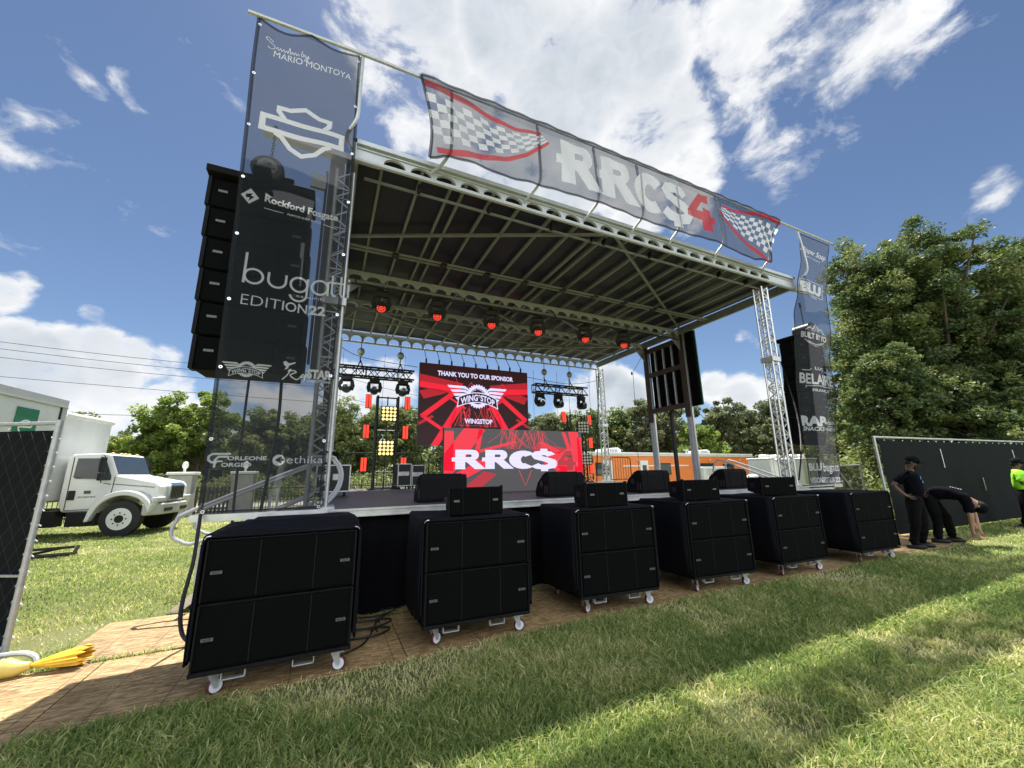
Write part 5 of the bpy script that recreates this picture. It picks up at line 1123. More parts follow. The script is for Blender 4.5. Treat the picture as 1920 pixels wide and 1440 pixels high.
mb.build('frame', blackm, t)

# ================================================================== BOX TRUCK (white, left)
tk = thing('box_truck', 'white box truck with long bonnet parked on the lawn at the left', 'truck', (-5.20, 16.95, 0), R_(-9))
def lam(s0, s1): return (lambda u, v, l: (u, l, v)), s0, s1
cabp = [(-1.66, .95), (-1.66, 2.26), (-1.56, 2.40), (-.80, 2.43), (-.64, 2.38), (-.38, 1.76), (.62, 1.54), (.74, 1.42), (.77, .92), (.66, .92), (.55, 1.1), (.3, 1.25), (-.3, 1.25), (-.55, 1.0), (-.62, .72), (-1.56, .72)]
body = MB().prism(cabp, *lam(-.86, .86)).build('cab', whitep, tk, bevel=.035)
MB().prism([(-1.42, 1.72), (-1.40, 2.27), (-.88, 2.27), (-.86, 1.66), (-1.36, 1.68)], *lam(-.885, -.862)).build('window', glassd, body)
MB().prism([(-.82, 1.62), (-.84, 2.26), (-.74, 2.26), (-.52, 1.74), (-.52, 1.62)], *lam(-.885, -.862)).build('window', glassd, body)
MB().prism([(-.645, 2.345), (-.405, 1.775), (-.375, 1.785), (-.615, 2.355)], *lam(-.80, .80)).build('windscreen', glassd, body)
d_ = MB()
for u0, v0, u1, v1 in ((-1.48, .78, -1.50, 2.30), (-.46, .95, -.42, 1.72), (-1.48, .78, -.6, .80), (-.42, 1.50, .62, 1.38)): d_.bar((u0, -.868, v0), (u1, -.868, v1), .015, .012)
d_.build('door_seam', edgem, body)
MB().box((-1.38, -.875, 1.20), (.17, .02, .27)).build('door_handle', blackm, body, bevel=.01)
a = Art(); a.text('DO NOT IDLE', -1.22, 1.12, .42, .045, .02); a.build('door_lettering', blackm, body, lambda u, v: (u, -.868, v)); MB().box((-1.02, -.87, 1.28), (.16, .006, .09)).build('door_plate', badgem, body)
fen = MB().prism([(rx_, rz_) for rx_, rz_ in [(.66 * math.cos(R_(q)) , .55 + .62 * math.sin(R_(q))) for q in range(8, 175, 14)] + [(-.74, .45), (-.83, .45)] + [(.80 * math.cos(R_(q)), .55 + .76 * math.sin(R_(q))) for q in range(165, 22, -14)] + [(.76, 1.05), (.76, .88), (.68, .66)]], *lam(-1.14, -.80)).build('fender', whitep, tk, bevel=.02)
MB().prism([(rx_, rz_) for rx_, rz_ in [(.66 * math.cos(R_(q)) , .55 + .62 * math.sin(R_(q))) for q in range(8, 175, 14)] + [(-.74, .45), (-.83, .45)] + [(.80 * math.cos(R_(q)), .55 + .76 * math.sin(R_(q))) for q in range(165, 22, -14)] + [(.76, 1.05), (.76, .88), (.68, .66)]], *lam(.80, 1.14)).build('fender', whitep, tk, bevel=.02)
MB().prism([(.50, -1.13), (.62, -1.12), (.86, -.72), (.90, 0), (.86, .72), (.62, 1.12), (.50, 1.13)], lambda u, v, l: (u, v, l), .56, .90).build('bumper', mat('grey_bumper', (.42, .42, .41), .5), tk, bevel=.04)
MB().box((.885, -.45, .70), (.03, .42, .10)).box((.885, .45, .70), (.03, .42, .10)).build('bumper_slot', blackm, tk)
MB().prism([(.70, .98), (.86, .98), (.86, 1.44), (.74, 1.52)], *lam(-.42, .42)).build('grille', chrome, tk, bevel=.02)
g_ = MB()
for i in range(9): g_.box((.864, -.36 + i * .09, 1.2), (.012, .028, .38))
g_.build('grille_bars', blackm, tk)
for s in (-1, 1): MB().box((.74, s * .80, 1.02), (.16, .50, .15)).build('headlight', mat('lamp_glass', (.6, .6, .58), .08, spec=.9), tk, bevel=.03)
m_ = MB().tube([(-.80, -.88, 2.36), (-.62, -1.12, 2.32), (-.60, -1.14, 1.55), (-.50, -.88, 1.50)], .014, 5).build('mirror', blackm, tk)
MB().box((-.62, -1.16, 2.08), (.08, .20, .44)).box((-.62, -1.16, 1.72), (.08, .2, .22)).build('mirror_head', blackm, m_, bevel=.02)
m_ = MB().tube([(-.80, .88, 2.36), (-.62, 1.12, 2.32), (-.60, 1.14, 1.55), (-.50, .88, 1.50)], .014, 5).build('mirror', blackm, tk); MB().box((-.62, 1.16, 2.0), (.08, .2, .5)).build('mirror_head', blackm, m_)
for y in (-.6, -.2, 0, .2, .6): MB().ellip((-.74, y, 2.43), (.05, .06, .03), 8, 5).build('marker_lamp', yellowb, tk)
def wheel(x, y, s, r=.50):
    w = MB().tube([(x, y - .13 * s, r), (x, y - .11 * s, r), (x, y + .11 * s, r), (x, y + .13 * s, r)], [r - .05, r, r, r - .05], 28).build('wheel', rubber, tk, smooth=True)
    MB().tube([(x, y - .135 * s, r), (x, y - .08 * s, r)], [.31, .28], 26).build('rim', whitep, w)
    h = MB().tube([(x, y - .15 * s, r), (x, y - .13 * s, r)], .11, 12)
    for q in range(8): h.tube([(x + .17 * math.cos(q * .785), y - .150 * s, r + .17 * math.sin(q * .785)), (x + .17 * math.cos(q * .785), y - .135 * s, r + .17 * math.sin(q * .785))], .02, 6)
    h.build('hub', blackm, w)
for x in (0, -4.9):
    wheel(x, -.98, 1); wheel(x, .98, -1)
MB().box((-2.6, 0, .68), (5.2, .9, .22)).box((-1.0, -.75, .52), (.7, .4, .4)).box((-1.95, -.8, .55), (.7, .35, .45)).build('chassis', blackm, tk)
MB().box((-5.0, 0, 2.32), (6.3, 2.2, 2.62)).build('cargo_box', whitep, tk, bevel=.06)
MB().tube([(-1.86, -1.06, 3.56), (-1.86, 1.06, 3.56)], .09, 10).build('roof_nose', whitep, tk, smooth=True)
# box trailer with the green square
Bp = dep(131, 752, 11.2); dd = ray(699, 889); dd = Vector((dd[0], dd[1], 0)).normalized(); lw = Vector((-dd.y, dd.x, 0))
tl_ = thing('box_trailer', 'white box trailer with a green square sign, standing behind the left fence', 'trailer', (Bp.x, Bp.y, 0)); HB = Bp.z
q = lambda s, o, z: tuple(Vector((Bp.x, Bp.y, 0)) - dd * s + lw * o + Vector((0, 0, z)))
MB().prism([(.02, .9), (6.6, .9), (6.6, HB - .05), (.02, HB - .05)], lambda u, v, l: q(u, l, v), .03, 2.5).build('box_body', whitep, tl_, w=True)
mb = MB()
mb.prism([(0, HB - .20), (6.6, HB - .20), (6.6, HB), (0, HB)], lambda u, v, l: q(u, l, v), 0, .12).prism([(0, .85), (.18, .85), (.18, HB - .2), (0, HB - .2)], lambda u, v, l: q(u, l, v), 0, .10)
mb.prism([(0, HB - .22), (6.6, HB - .22), (6.6, HB - .20), (0, HB - .20)], lambda u, v, l: q(u, l, v), -.02, .12).build('frame_rail', mat('grey_paint', (.42, .43, .42), .5, 0, .06, 3), tl_, w=True)
MB().prism([(.20, .9), (.23, .9), (.23, HB - .2), (.20, HB - .2)], lambda u, v, l: q(u, l, v), .0, .04).build('seal', blackm, tl_, w=True)
s_ = MB().prism([(.95, HB - 1.25), (1.62, HB - 1.25), (1.62, HB - .42), (.95, HB - .42)], lambda u, v, l: q(u, l, v), .0, .025).build('green_sign', grn, tl_, w=True)
a = Art(); a.arc(1.28, HB - .90, .20, 10, 330, .045, ry=.17); a.rib([(1.10, HB - .90), (1.47, HB - .88)], .04)
a.v = [(2.57 - x, y) for x, y in a.v]; a.build('sign_letter', whitep, s_, lambda u, v: Vector(q(u, -.004, v)) - tl_.location)
MB().prism([(1.0, 0), (1.0, .9), (5.8, .9), (5.8, 0)], lambda u, v, l: q(u, l, v), .4, 2.0).build('undercarriage', blackm, tl_, w=True)

# ================================================================== ORANGE TRAILER AND WHITE TRUCKS
def along(pa, Da, pb, Db): A_, B_ = gnd(pa, Da), gnd(pb, Db); d = B_ - A_; return A_, d.length, math.atan2(d.y, d.x)
A_, L_, rz_ = along(1066, 26.5, 1412, 37)
ot = thing('race_trailer', 'long orange trailer with a white roof parked behind the stage', 'trailer', tuple(A_), rz_)
MB().box((L_ / 2, 1.25, 1.60), (L_, 2.5, 2.50)).build('body', orangep, ot, bevel=.04)
MB().box((L_ / 2, 1.25, 2.92), (L_ + .1, 2.6, .16)).box((L_ / 2, -.03, 2.78), (L_ + .05, .05, .10)).build('roof', whitep, ot, bevel=.02)
MB().box((L_ / 2, -.015, .42), (L_, .04, .16)).box((L_ - .06, -.02, 1.5), (.14, .06, 2.4)).box((.4 * L_, -.012, 2.0), (L_ * .34, .02, .10)).build('trim', whitep, ot)
for s, l_ in ((.33, 'x'), (.16, 'x')):
    d_ = MB().box((L_ * s, -.03, 1.42), (.85, .06, 1.95)).build('door', whitep, ot, bevel=.01)
    MB().box((L_ * s, -.07, 1.7), (.42, .02, .7)).build('door_window', glassd, d_); MB().box((L_ * s + .32, -.08, 1.35), (.05, .04, .16)).build('handle', chrome, d_)
for s, w_, z_, h_ in ((.43, 1.5, 1.75, .75), (.66, 2.6, 1.7, .8), (.13, .8, 1.8, .75), (.82, 1.4, 1.6, .9)):
    f_ = MB().box((L_ * s, -.03, z_), (w_ + .14, .05, h_ + .14)).build('window_frame', blackm, ot, bevel=.01); MB().box((L_ * s, -.06, z_), (w_, .02, h_)).build('window', glassd, f_)
for s in (.22, .72):
    a_ = MB().prism([(-.9, 0), (-.75, .30), (.55, .42), (.85, .28), (.9, 0)], lambda u, v, l: (L_ * s + u, l, 2.99 + v), .7, 1.8).build('air_conditioner', whitep, ot, bevel=.04)
    mb = MB()
    for i in range(6): mb.box((L_ * s - .4 + i * .16, .69, 3.15), (.03, .02, .2))
    mb.build('vent_slats', edgem, a_)
MB().tube([(L_ * .62, .9, 2.95), (L_ * .62, .9, 3.3)], .04, 6).box((L_ * .62, .9, 3.32), (.6, .12, .05)).build('antenna', whitep, ot)
for s in (.3, .5, .7, .9): MB().box((L_ * s, -.05, 2.45), (.16, .1, .1)).build('marker_lamp', whitep, ot)
for s in (.72, .78, .84): MB().tube([(L_ * s, .05, .4), (L_ * s, .3, .4)], .4, 16).build('wheel', rubber, ot)
A_, L_, rz_ = along(1318, 24, 1362, 25.2)
ec = thing('generator_cabinet', 'white equipment cabinet with rows of vents in front of the orange trailer', 'generator', tuple(A_), rz_)
MB().box((L_ / 2, .25, .95), (L_, .5, 1.7)).build('housing', whitep, ec, bevel=.03); mb = MB()
for j in range(3):
    for i in range(7): mb.box((.35 + i * .17, -.01, 1.35 + j * .13), (.06, .02, .05))
mb.build('vent_holes', blackm, ec); MB().box((L_ * .82, -.02, 1.5), (.4, .03, .3)).build('control_panel', blackm, ec)
MB().tube([(L_ * .7, -.03, .9), (L_ * .9, -.3, .75), (L_ + .2, -.2, .9)], .04, 6).build('red_hose', mat('red_hose', (.5, .03, .02), .5), ec); MB().box((L_ / 2, .5, .12), (L_ * .9, .8, .24)).build('skid', blackm, ec)
A_, L_, rz_ = along(1372, 25.5, 1395, 26.5)
MB_ = MB().box((0, 0, .7), (1.1, .8, 1.1)).box((0, -.41, .8), (.9, .02, .8)).box((0, 0, 1.3), (.5, .4, .12)); o = MB_.build('distribution_box', mat('grey_steel', (.16, .16, .16), .55, .2), bevel=.02); o.location = tuple(A_); o.rotation_euler = (0, 0, rz_); tag(o, 'grey electrical distribution box right of the white equipment cabinet', 'electrical box')
def service_truck(label, pa, Da, pb, Db, h):
    A_, L_, rz_ = along(pa, Da, pb, Db); t = thing('service_trailer', label, 'trailer', tuple(A_), rz_, 'white service trailers behind the right steps')
    b_ = MB().box((L_ / 2, .7, .5 + h / 2), (L_, 1.4, h)).build('body', whitep, t, bevel=.06)
    MB().box((L_ / 2, .7, .5 + h + .03), (L_ + .08, 1.5, .08)).build('roof', whitep, b_, bevel=.02)
    for s in (.25, .7): MB().box((L_ * s, .7, .5 + h + .18), (.5, .5, .22)).build('roof_vent', whitep, b_, bevel=.05)
    for s in (.2, .5, .8):
        d_ = MB().box((L_ * s, -.02, .5 + h * .5), (L_ * .22, .03, h * .82)).build('door', whitep, t, bevel=.012); MB().box((L_ * s + L_ * .07, -.045, .5 + h * .7), (.22, .02, .26)).build('door_panel', glassd, d_)
    MB().box((L_ / 2, .9, .42), (L_ * .9, 1.6, .2)).build('chassis', blackm, t)
    for s in (.42, .58): MB().tube([(L_ * s, .0, .36), (L_ * s, .28, .36)], .36, 16).build('wheel', rubber, t)
service_truck('white service trailer with roof vents, directly behind the right steps', 1446, 24, 1490, 25.5, 1.7)
service_truck('white service trailer partly hidden by the right hanging banner', 1506, 22, 1532, 22.8, 1.6)
o = MB().tube([(0, 0, 0), (0, 0, .9), (0, 0, 1.2)], [.42, .42, .3], 16).ellip((0, 0, 1.2), (.32, .32, .14), 12, 6).build('water_tank', whitep, smooth=True); o.location = tuple(gnd(1408, 22)); tag(o, 'white rounded tank between the orange trailer and the white trailers', 'tank')
gc = thing('green_carts', 'green plastic containers seen low between the barriers behind the stage', 'container', (4.6, 16.5, 0)); MB().box((0, 0, .9), (2.6, .9, .9)).build('bin', mat('green_plastic', (.05, .35, .17), .5), gc, bevel=.1)
mb = MB()
for i in range(7): mb.ellip((-1.0 + i * .34, -.1, 1.38), (.17, .3, .10), 8, 5)
mb.build('lid', mat('pale_green', (.30, .62, .42), .5), gc, smooth=True)
# house
hp = gnd(425, 42); hs = thing('house', 'brown brick house with a grey hipped roof behind the left trees', 'house', tuple(hp), R_(20))
MB().box((0, 0, 2.4), (14, 9, 4.8)).build('wall', brick, hs)
MB().add([(-7.6, -5, 4.8), (7.6, -5, 4.8), (7.6, 5, 4.8), (-7.6, 5, 4.8), (-3, 0, 7.4), (3, 0, 7.4)], [(0, 1, 5, 4), (1, 2, 5), (2, 3, 4, 5), (3, 0, 4), (0, 3, 2, 1)]).build('roof', shingle, hs)
for x in (-4.5, -1.5, 1.5, 4.5):
    f_ = MB().box((x, -4.53, 1.8), (1.2, .08, 1.5)).build('window', whitep, hs); MB().box((x, -4.58, 1.8), (1.0, .03, 1.3)).build('pane', glassd, f_)

# ================================================================== TREES
def leaves(centres, rad, n, size, m, name, parent, upb=.4, jit=1.0):
    C = np.array(centres); k = rng.integers(0, len(C), n); r = np.array(rad)[k]
    v = rng.normal(size=(n, 3)); v /= np.linalg.norm(v, axis=1)[:, None]; P = C[k] + v * (r * rng.random(n) ** .45)[:, None] * np.array([1, 1, .72])
    a = rng.normal(size=(n, 3)); a[:, 2] *= .6; a /= np.linalg.norm(a, axis=1)[:, None]
    b = np.cross(a, rng.normal(size=(n, 3)) + np.array([0, 0, upb])); b /= np.linalg.norm(b, axis=1)[:, None]
    s = size * rng.uniform(.6, 1.4, n)[:, None]
    V = np.stack([P - a * s * .5, P + b * s * .28, P + a * s * .5, P - b * s * .28], 1).reshape(-1, 3)
    Fq = np.arange(n * 4).reshape(-1, 4)
    ct = rng.random(len(C)); tint = np.clip(ct[k] * .6 + rng.normal(.2, .17, n), 0, 1)
    return fast_mesh(name, V, Fq, m, parent, tint=np.repeat(tint, 4))
def tree(label, loc, H, rx, kind, n, size, group=None, cb=.28, clumps=60, name='broadleaf_tree', seed=None, elong=1.0):
    m = {'dark': leaf_dark, 'mid': leaf_mid, 'bright': leaf_bright, 'pine': leaf_pine}[kind]
    t = thing(name, label, 'tree', tuple(loc), 0, group); C = []; Rd = []
    zc = H * (1 + cb) / 2; rz = H * (1 - cb) / 2
    lob = [(rng.normal(0, .33) * rx, rng.normal(0, .33) * rx, zc + rng.uniform(-.5, .55) * rz, rng.uniform(.42, .68)) for _ in range(9)] + [(0, 0, H - rz * .42, .42), (0, 0, zc - rz * .3, .75)]
    for _ in range(clumps):
        l = lob[rng.integers(0, len(lob))]; v = rng.normal(size=3); v /= np.linalg.norm(v); q = rng.random() ** .35
        p = Vector((l[0] + v[0] * rx * l[3] * q, l[1] + v[1] * rx * l[3] * q, l[2] + v[2] * rz * l[3] * q * .8)); p.z = min(max(p.z, H * cb * .8), H - .25 * size); C.append(p)
        Rd.append((.17 if clumps < 200 else .125) * rx * rng.uniform(.6, 1.7))
    mb = MB(); tr = max(.10, H * .019); top = Vector((rx * .08, 0, H * .72)); P = [Vector((0, 0, -.1)), Vector((rx * .03, 0, H * .15)), Vector((-rx * .04, rx * .02, H * .4)), top, Vector((0, 0, H * .93))]
    mb.tube(smoothpts(P, 3), [tr * (1.25 - 1.15 * i / 12) for i in range(13)], 8)
    for c in C[::max(1, clumps // 22)]:
        k = min(.9, max(cb * .6, (c.z / H) * .62)); s_ = Vector((0, 0, H * k)); mid = s_.lerp(c, .5) + Vector((0, 0, -.04 * H)); mb.tube([s_, mid, c], [tr * .42, tr * .25, tr * .08], 5)
    mb.build('trunk', bark, t, smooth=True)
    leaves([tuple(c) for c in C], Rd, n, size, m, 'crown', t); return t
far = [(172, 768, 44, 62, 'mid', 'dark round tree peeking over the box truck'), (228, 812, 38, 55, 'mid', 'low tree just right of the box truck cargo box'),
 (118, 800, 52, 60, 'mid', 'tree hidden mostly behind the white box truck'), (285, 775, 33, 50, 'bright', 'bright green tree nearest the box truck bonnet'), (335, 735, 34, 62, 'bright', 'tall sunlit bright green tree left of the left banner'),
 (395, 722, 36, 60, 'bright', 'bright tree showing at the left edge of the left hanging banner'), (455, 800, 34, 50, 'mid', 'low tree seen through the lower left banner'), (505, 765, 38, 55, 'mid', 'bushy tree seen through the middle of the left banner'),
 (560, 770, 44, 60, 'mid', 'tree behind the left lattice tower'), (610, 760, 40, 55, 'mid', 'tree just right of the left lattice tower'), (655, 742, 38, 62, 'mid', 'tall tree left of the lamp ladder'), (705, 752, 40, 60, 'mid', 'tree behind the left lamp ladder'), (765, 757, 42, 60, 'mid', 'tree at the left edge of the big screen'),
 (830, 790, 44, 70, 'mid', 'tree behind the big screen'), (985, 780, 52, 45, 'pine', 'pine at the right edge of the big screen'), (1022, 765, 50, 48, 'pine', 'pine under the right lighting truss'), (1062, 770, 54, 60, 'mid', 'round tree under the right lighting truss'),
 (1110, 768, 46, 66, 'dark', 'dense round dark tree above the orange trailer'), (1160, 764, 48, 70, 'dark', 'dense round dark tree left of the roof column'), (1205, 742, 44, 42, 'pine', 'tall pine left of the roof column'), (1240, 760, 46, 50, 'mid', 'tree behind the roof column'),
 (1282, 780, 44, 50, 'mid', 'tree between the column legs'), (1318, 795, 38, 45, 'bright', 'light green tree right of the roof column'), (1352, 737, 46, 46, 'pine', 'tall pine with a round head, left of the right lattice tower'), (1392, 765, 50, 52, 'pine', 'middle pine left of the right lattice tower'),
 (1440, 744, 46, 50, 'pine', 'pine directly behind the right lattice tower'), (1482, 730, 44, 50, 'pine', 'pine between the right tower and the right banner'), (1525, 735, 40, 50, 'pine', 'pine behind the right hanging banner'), (1560, 780, 34, 60, 'mid', 'low tree right of the right hanging banner'), (1610, 760, 36, 60, 'mid', 'shaded tree below the evergreens by the fence')]
for i, (px, py, D, hw, kind, lab) in enumerate(far):
    top = dep(px, py, D); g0 = Vector((top.x, top.y, 0)); cs = 1 / math.sqrt(1 + ((px - 960) / F) ** 2)
    rx = hw / F * D * (.75 + .25 * cs) * 1.05
    tree(lab, g0, top.z, rx, kind, 15000 if kind != 'pine' else 11000, (.30 if kind == 'dark' else .32) * D / 42, 'trees in the wood behind the stage', .08 if kind != 'pine' else .22, 110 if kind != 'pine' else 80, 'pine_tree' if kind == 'pine' else 'broadleaf_tree')
for px, py, D, hw, lab, n in ((1572, 432, 21.5, 108, 'dark glossy evergreen tree directly right of the right banner', 42000), (1695, 398, 20, 105, 'tallest dark glossy evergreen tree above the long fence', 52000), (1850, 440, 18.5, 100, 'second tall evergreen tree, above the worker in neon', 50000), (1965, 500, 20, 120, 'evergreen tree cut by the right edge of the picture', 26000), (1770, 560, 22, 110, 'evergreen tree standing between the two tall ones', 30000), (1640, 640, 17, 75, 'low evergreen tree just above the left end of the long fence', 16000), (1790, 680, 16, 90, 'low evergreen tree above the middle of the long fence', 18000)):
    top = dep(px, py, D); tree(lab, (top.x, top.y, 0), top.z, hw / F * D * 1.0, 'dark', int(n * 1.9), .145, 'tall glossy evergreens on the right', .05, 420, 'evergreen_tree')
# far wood that reads as one mass
C = []; Rd = []
for i in range(420):
    px = -500 + 3000 * i / 420; D = rng.uniform(52, 60); g0 = gnd(px, D)
    for _ in range(3): C.append((g0.x, g0.y, rng.uniform(.5, 5.2 + 1.5 * noise.noise(Vector((px * .01, 0, 0)))))); Rd.append(1.7)
tag(leaves(C, Rd, 60000, .55, leaf_mid, 'far_wood', None), 'far dark line of woodland behind everything', 'woodland', kind='stuff')
C = []; Rd = []
for i in range(130):
    px = 225 + 760 * i / 130; g0 = gnd(px, rng.uniform(25, 29)); C.append((g0.x, g0.y + 3, rng.uniform(.2, 1.5))); Rd.append(.8)
for i in range(60):
    px = 1560 + 500 * i / 60; g0 = gnd(px, rng.uniform(15, 19)); C.append((g0.x, g0.y, rng.uniform(.2, 2.2))); Rd.append(.8)
tag(leaves(C, Rd, 26000, .2, leaf_mid, 'undergrowth', None), 'low green undergrowth beneath the trees', 'undergrowth', kind='stuff')

# power lines
for i, (a_, b_) in enumerate((((0, 635), (352, 674)), ((0, 648), (352, 686)), ((0, 664), (352, 700)), ((0, 700), (600, 748)), ((135, 767), (360, 775)), ((600, 690), (800, 742)), ((600, 730), (800, 775)))):
    A_, B_ = at(*a_, 30), at(*b_, 30); d = B_ - A_; A2, B2 = A_ - d * (.6 if i < 5 else .05), B_ + d * (.9 if i < 4 else .25)
    pts = [A2.lerp(B2, k / 12) - Vector((0, 0, .25 * math.sin(math.pi * k / 12))) for k in range(13)]
    tag(MB().tube(pts, .016, 4).build('power_line', blackm), ('topmost thin power line across the left sky', 'second power line from the top in the left sky', 'third power line from the top in the left sky', 'fourth long power line, passing behind the left banner', 'lowest power line, just above the box truck', 'upper thin power line left of the big screen', 'lower thin power line left of the big screen')[i], 'power line', 'power lines in the left sky')

# ================================================================== PEOPLE
def skinmesh(name, V, E, m, parent, sub=2, root=0):
    me = bpy.data.meshes.new(name); me.from_pydata([v[0] for v in V], E, []); o = bpy.data.objects.new(name, me); COL.objects.link(o)
    s = o.modifiers.new('skin', 'SKIN'); s.branch_smoothing = .4
    for i, v in enumerate(V):
        r = v[1]; me.skin_vertices[0].data[i].radius = (r if isinstance(r, tuple) else (r, r)); me.skin_vertices[0].data[i].use_root = (i == root)
    o.modifiers.new('sub', 'SUBSURF').levels = sub; o.modifiers['sub'].render_levels = sub
    dg = bpy.context.evaluated_depsgraph_get(); dg.update(); me2 = bpy.data.meshes.new_from_object(o.evaluated_get(dg)); me2.name = name
    o.modifiers.clear(); o.data = me2; me2.materials.clear(); me2.materials.append(m); me2.polygons.foreach_set('use_smooth', [True] * len(me2.polygons)); o.parent = parent; return o
def wrinkle(o, amp, sc):
    for v in o.data.vertices:
        n = noise.noise_vector(v.co * sc) ; v.co += Vector((n.x, n.y, n.z * .4)) * amp
        v.co += Vector((1, 1, 0)) * amp * .5 * math.sin(v.co.z * 55 + 6 * n.x)
def person(label, loc, rz, J, sk, top, leg, cap=True, beard=True, bare=.5, lean=.0):
    """J: joints in the person's frame, x = where he faces, y = his left, z = up"""
    t = thing('person', label, 'person', loc, rz); v = {k: Vector(p) for k, p in J.items()}
    for k in v:
        if k != 'look': v[k].x += lean * v[k].z
    V = []; E = []; ix = {}
    def add(k, p, r, frm=None):
        ix[k] = len(V); V.append((tuple(p), r))
        if frm is not None: E.append((ix[frm], ix[k]))
    add('pel', v['pel'], (.10, .08)); add('sp', v['sp'], (.09, .08), 'pel'); add('ch', v['ch'], (.10, .08), 'sp'); add('nk', v['nk'], .066, 'ch')
    hd = v['hd']; upv = (hd - v['nk']).normalized(); fwv = Vector(J.get('look', (1, 0, 0))); fwv = (fwv - upv * fwv.dot(upv)).normalized()
    add('h0', hd - upv * .05, (.088, .084), 'nk'); add('h1', hd + upv * .03, (.105, .112), 'h0'); add('h2', hd + upv * .10, (.078, .084), 'h1')
    for s in 'LR':
        add('sh' + s, v['sh' + s], .050, 'ch'); add('el' + s, v['el' + s], .054, 'sh' + s); add('wr' + s, v['wr' + s], .033, 'el' + s)
        hn = v['ha' + s]; add('ha' + s, v['wr' + s].lerp(hn, .55), (.036, .020), 'wr' + s)
        hdv = (hn - v['wr' + s]).normalized(); sd = hdv.cross(Vector((0, 1, 0)));
        sd = sd.normalized() if sd.length > .1 else Vector((1, 0, 0)); pl = hdv.cross(sd).normalized()
        for f in range(4):
            b0 = v['wr' + s].lerp(hn, .9) + sd * (.027 - .018 * f); l_ = (.036, .042, .040, .032)[f]
            add('f%s%d' % (s, f), b0, .009, 'ha' + s); add('g%s%d' % (s, f), b0 + hdv * l_ + pl * .012, .008, 'f%s%d' % (s, f)); add('e%s%d' % (s, f), b0 + hdv * l_ * 1.7 + pl * .03, .006, 'g%s%d' % (s, f))
        add('t' + s, v['wr' + s].lerp(hn, .45) + sd * .042, .011, 'ha' + s); add('u' + s, v['wr' + s].lerp(hn, .8) + sd * .062 + pl * .01, .009, 't' + s)
        add('hp' + s, v['hp' + s], .085, 'pel'); add('kn' + s, v['kn' + s], .05, 'hp' + s); add('an' + s, v['an' + s], .038, 'kn' + s); add('to' + s, v['to' + s], (.042, .03), 'an' + s)
    body = skinmesh('body', V, E, sk, t, 2)
    for m_ in (top, leg): body.data.materials.append(m_)
    bones = [('pel', 'sp', 1), ('sp', 'ch', 1), ('ch', 'nk', 1)] + [b for s in 'LR' for b in (('ch', 'sh' + s, 1), ('sh' + s, 'el' + s, 3), ('el' + s, 'wr' + s, 0), ('hp' + s, 'kn' + s, 2), ('kn' + s, 'an' + s, 2), ('pel', 'hp' + s, 2), ('wr' + s, 'ha' + s, 0))] + [('nk', 'hd', 0)]
    for p in body.data.polygons:
        best = (9, 0)
        for a_, b_, k_ in bones:
            A_, B_ = v[a_], v[b_]; d = B_ - A_; t_ = max(0, min(1, (p.center - A_).dot(d) / max(d.length_squared, 1e-6))); q = (A_ + d * t_ - p.center).length
            if k_ == 3: k_ = 1 if t_ < bare + .25 else 0
            if (a_, b_) == ('ch', 'nk') and t_ > .6: k_ = 0
            if q < best[0]: best = (q, k_)
        p.material_index = best[1]
    # face
    f_ = MB(); sdv = upv.cross(fwv).normalized()
    f_.tube([hd + fwv * .085 + upv * .03, hd + fwv * .112 - upv * .012, hd + fwv * .088 - upv * .022], [.008, .016, .010], 6)
    for s in (-1, 1): f_.ellip(hd + sdv * s * .088 + upv * .01, (.018, .012, .03), 8, 5)
    f_.build('nose_and_ears', sk, body, smooth=True)
    e_ = MB()
    for s in (-1, 1): e_.ellip(hd + fwv * .088 + sdv * s * .032 + upv * .035, (.010, .012, .007), 8, 5)
    e_.build('eyes', mat('eye_dark', (.02, .015, .012), .3), body, smooth=True)
    MB().tube([hd + fwv * .088 - upv * .05 + sdv * .026, hd + fwv * .096 - upv * .05, hd + fwv * .088 - upv * .05 - sdv * .026], .007, 5).build('mouth', mat('lip', (.12, .04, .035), .5), body, smooth=True)
    MB().ellip(hd - fwv * .018 + upv * .015, (.098, .094, .10), 14, 9).build('hair', mat('hair_black', (.012, .010, .009), .9, 0, .2, 60, .5, 80), body, smooth=True)
    if beard: MB().ellip(hd + fwv * .055 - upv * .068, (.062, .062, .052), 12, 8).build('beard', mat('hair_black', (.012, .010, .009), .9, 0, .2, 60, .5, 80), body, smooth=True)
    # clothes
    V = []; E = []; ix = {}
    add('pel', v['pel'].lerp(v['sp'], -.12), (.21, .17)); add('sp', v['sp'], (.22, .19), 'pel'); add('ch', v['ch'], (.21, .17), 'sp'); add('nk', v['nk'].lerp(v['ch'], .12), .10, 'ch')
    for s in 'LR': add('sh' + s, v['sh' + s], .105, 'ch'); add('sl' + s, v['sh' + s].lerp(v['el' + s], bare), .088, 'sh' + s); add('sm' + s, v['sh' + s].lerp(v['el' + s], bare + .3), .085, 'sl' + s)
    wrinkle(skinmesh('shirt', V, E, top, t, 2), .010, 9)
    V = []; E = []; ix = {}
    add('w', v['pel'].lerp(v['sp'], .5), (.19, .15)); add('pel', v['pel'], (.20, .16), 'w')
    for s in 'LR':
        add('hp' + s, v['hp' + s], .135, 'pel'); add('m' + s, v['hp' + s].lerp(v['kn' + s], .5), .118, 'hp' + s); add('kn' + s, v['kn' + s], .092, 'm' + s); add('c' + s, v['kn' + s].lerp(v['an' + s], .6) + Vector((.012, 0, 0)), .078, 'kn' + s); add('an' + s, v['an' + s] + Vector((0, 0, -.01)), .076, 'c' + s)
    wrinkle(skinmesh('trousers', V, E, leg, t, 2), .011, 8)
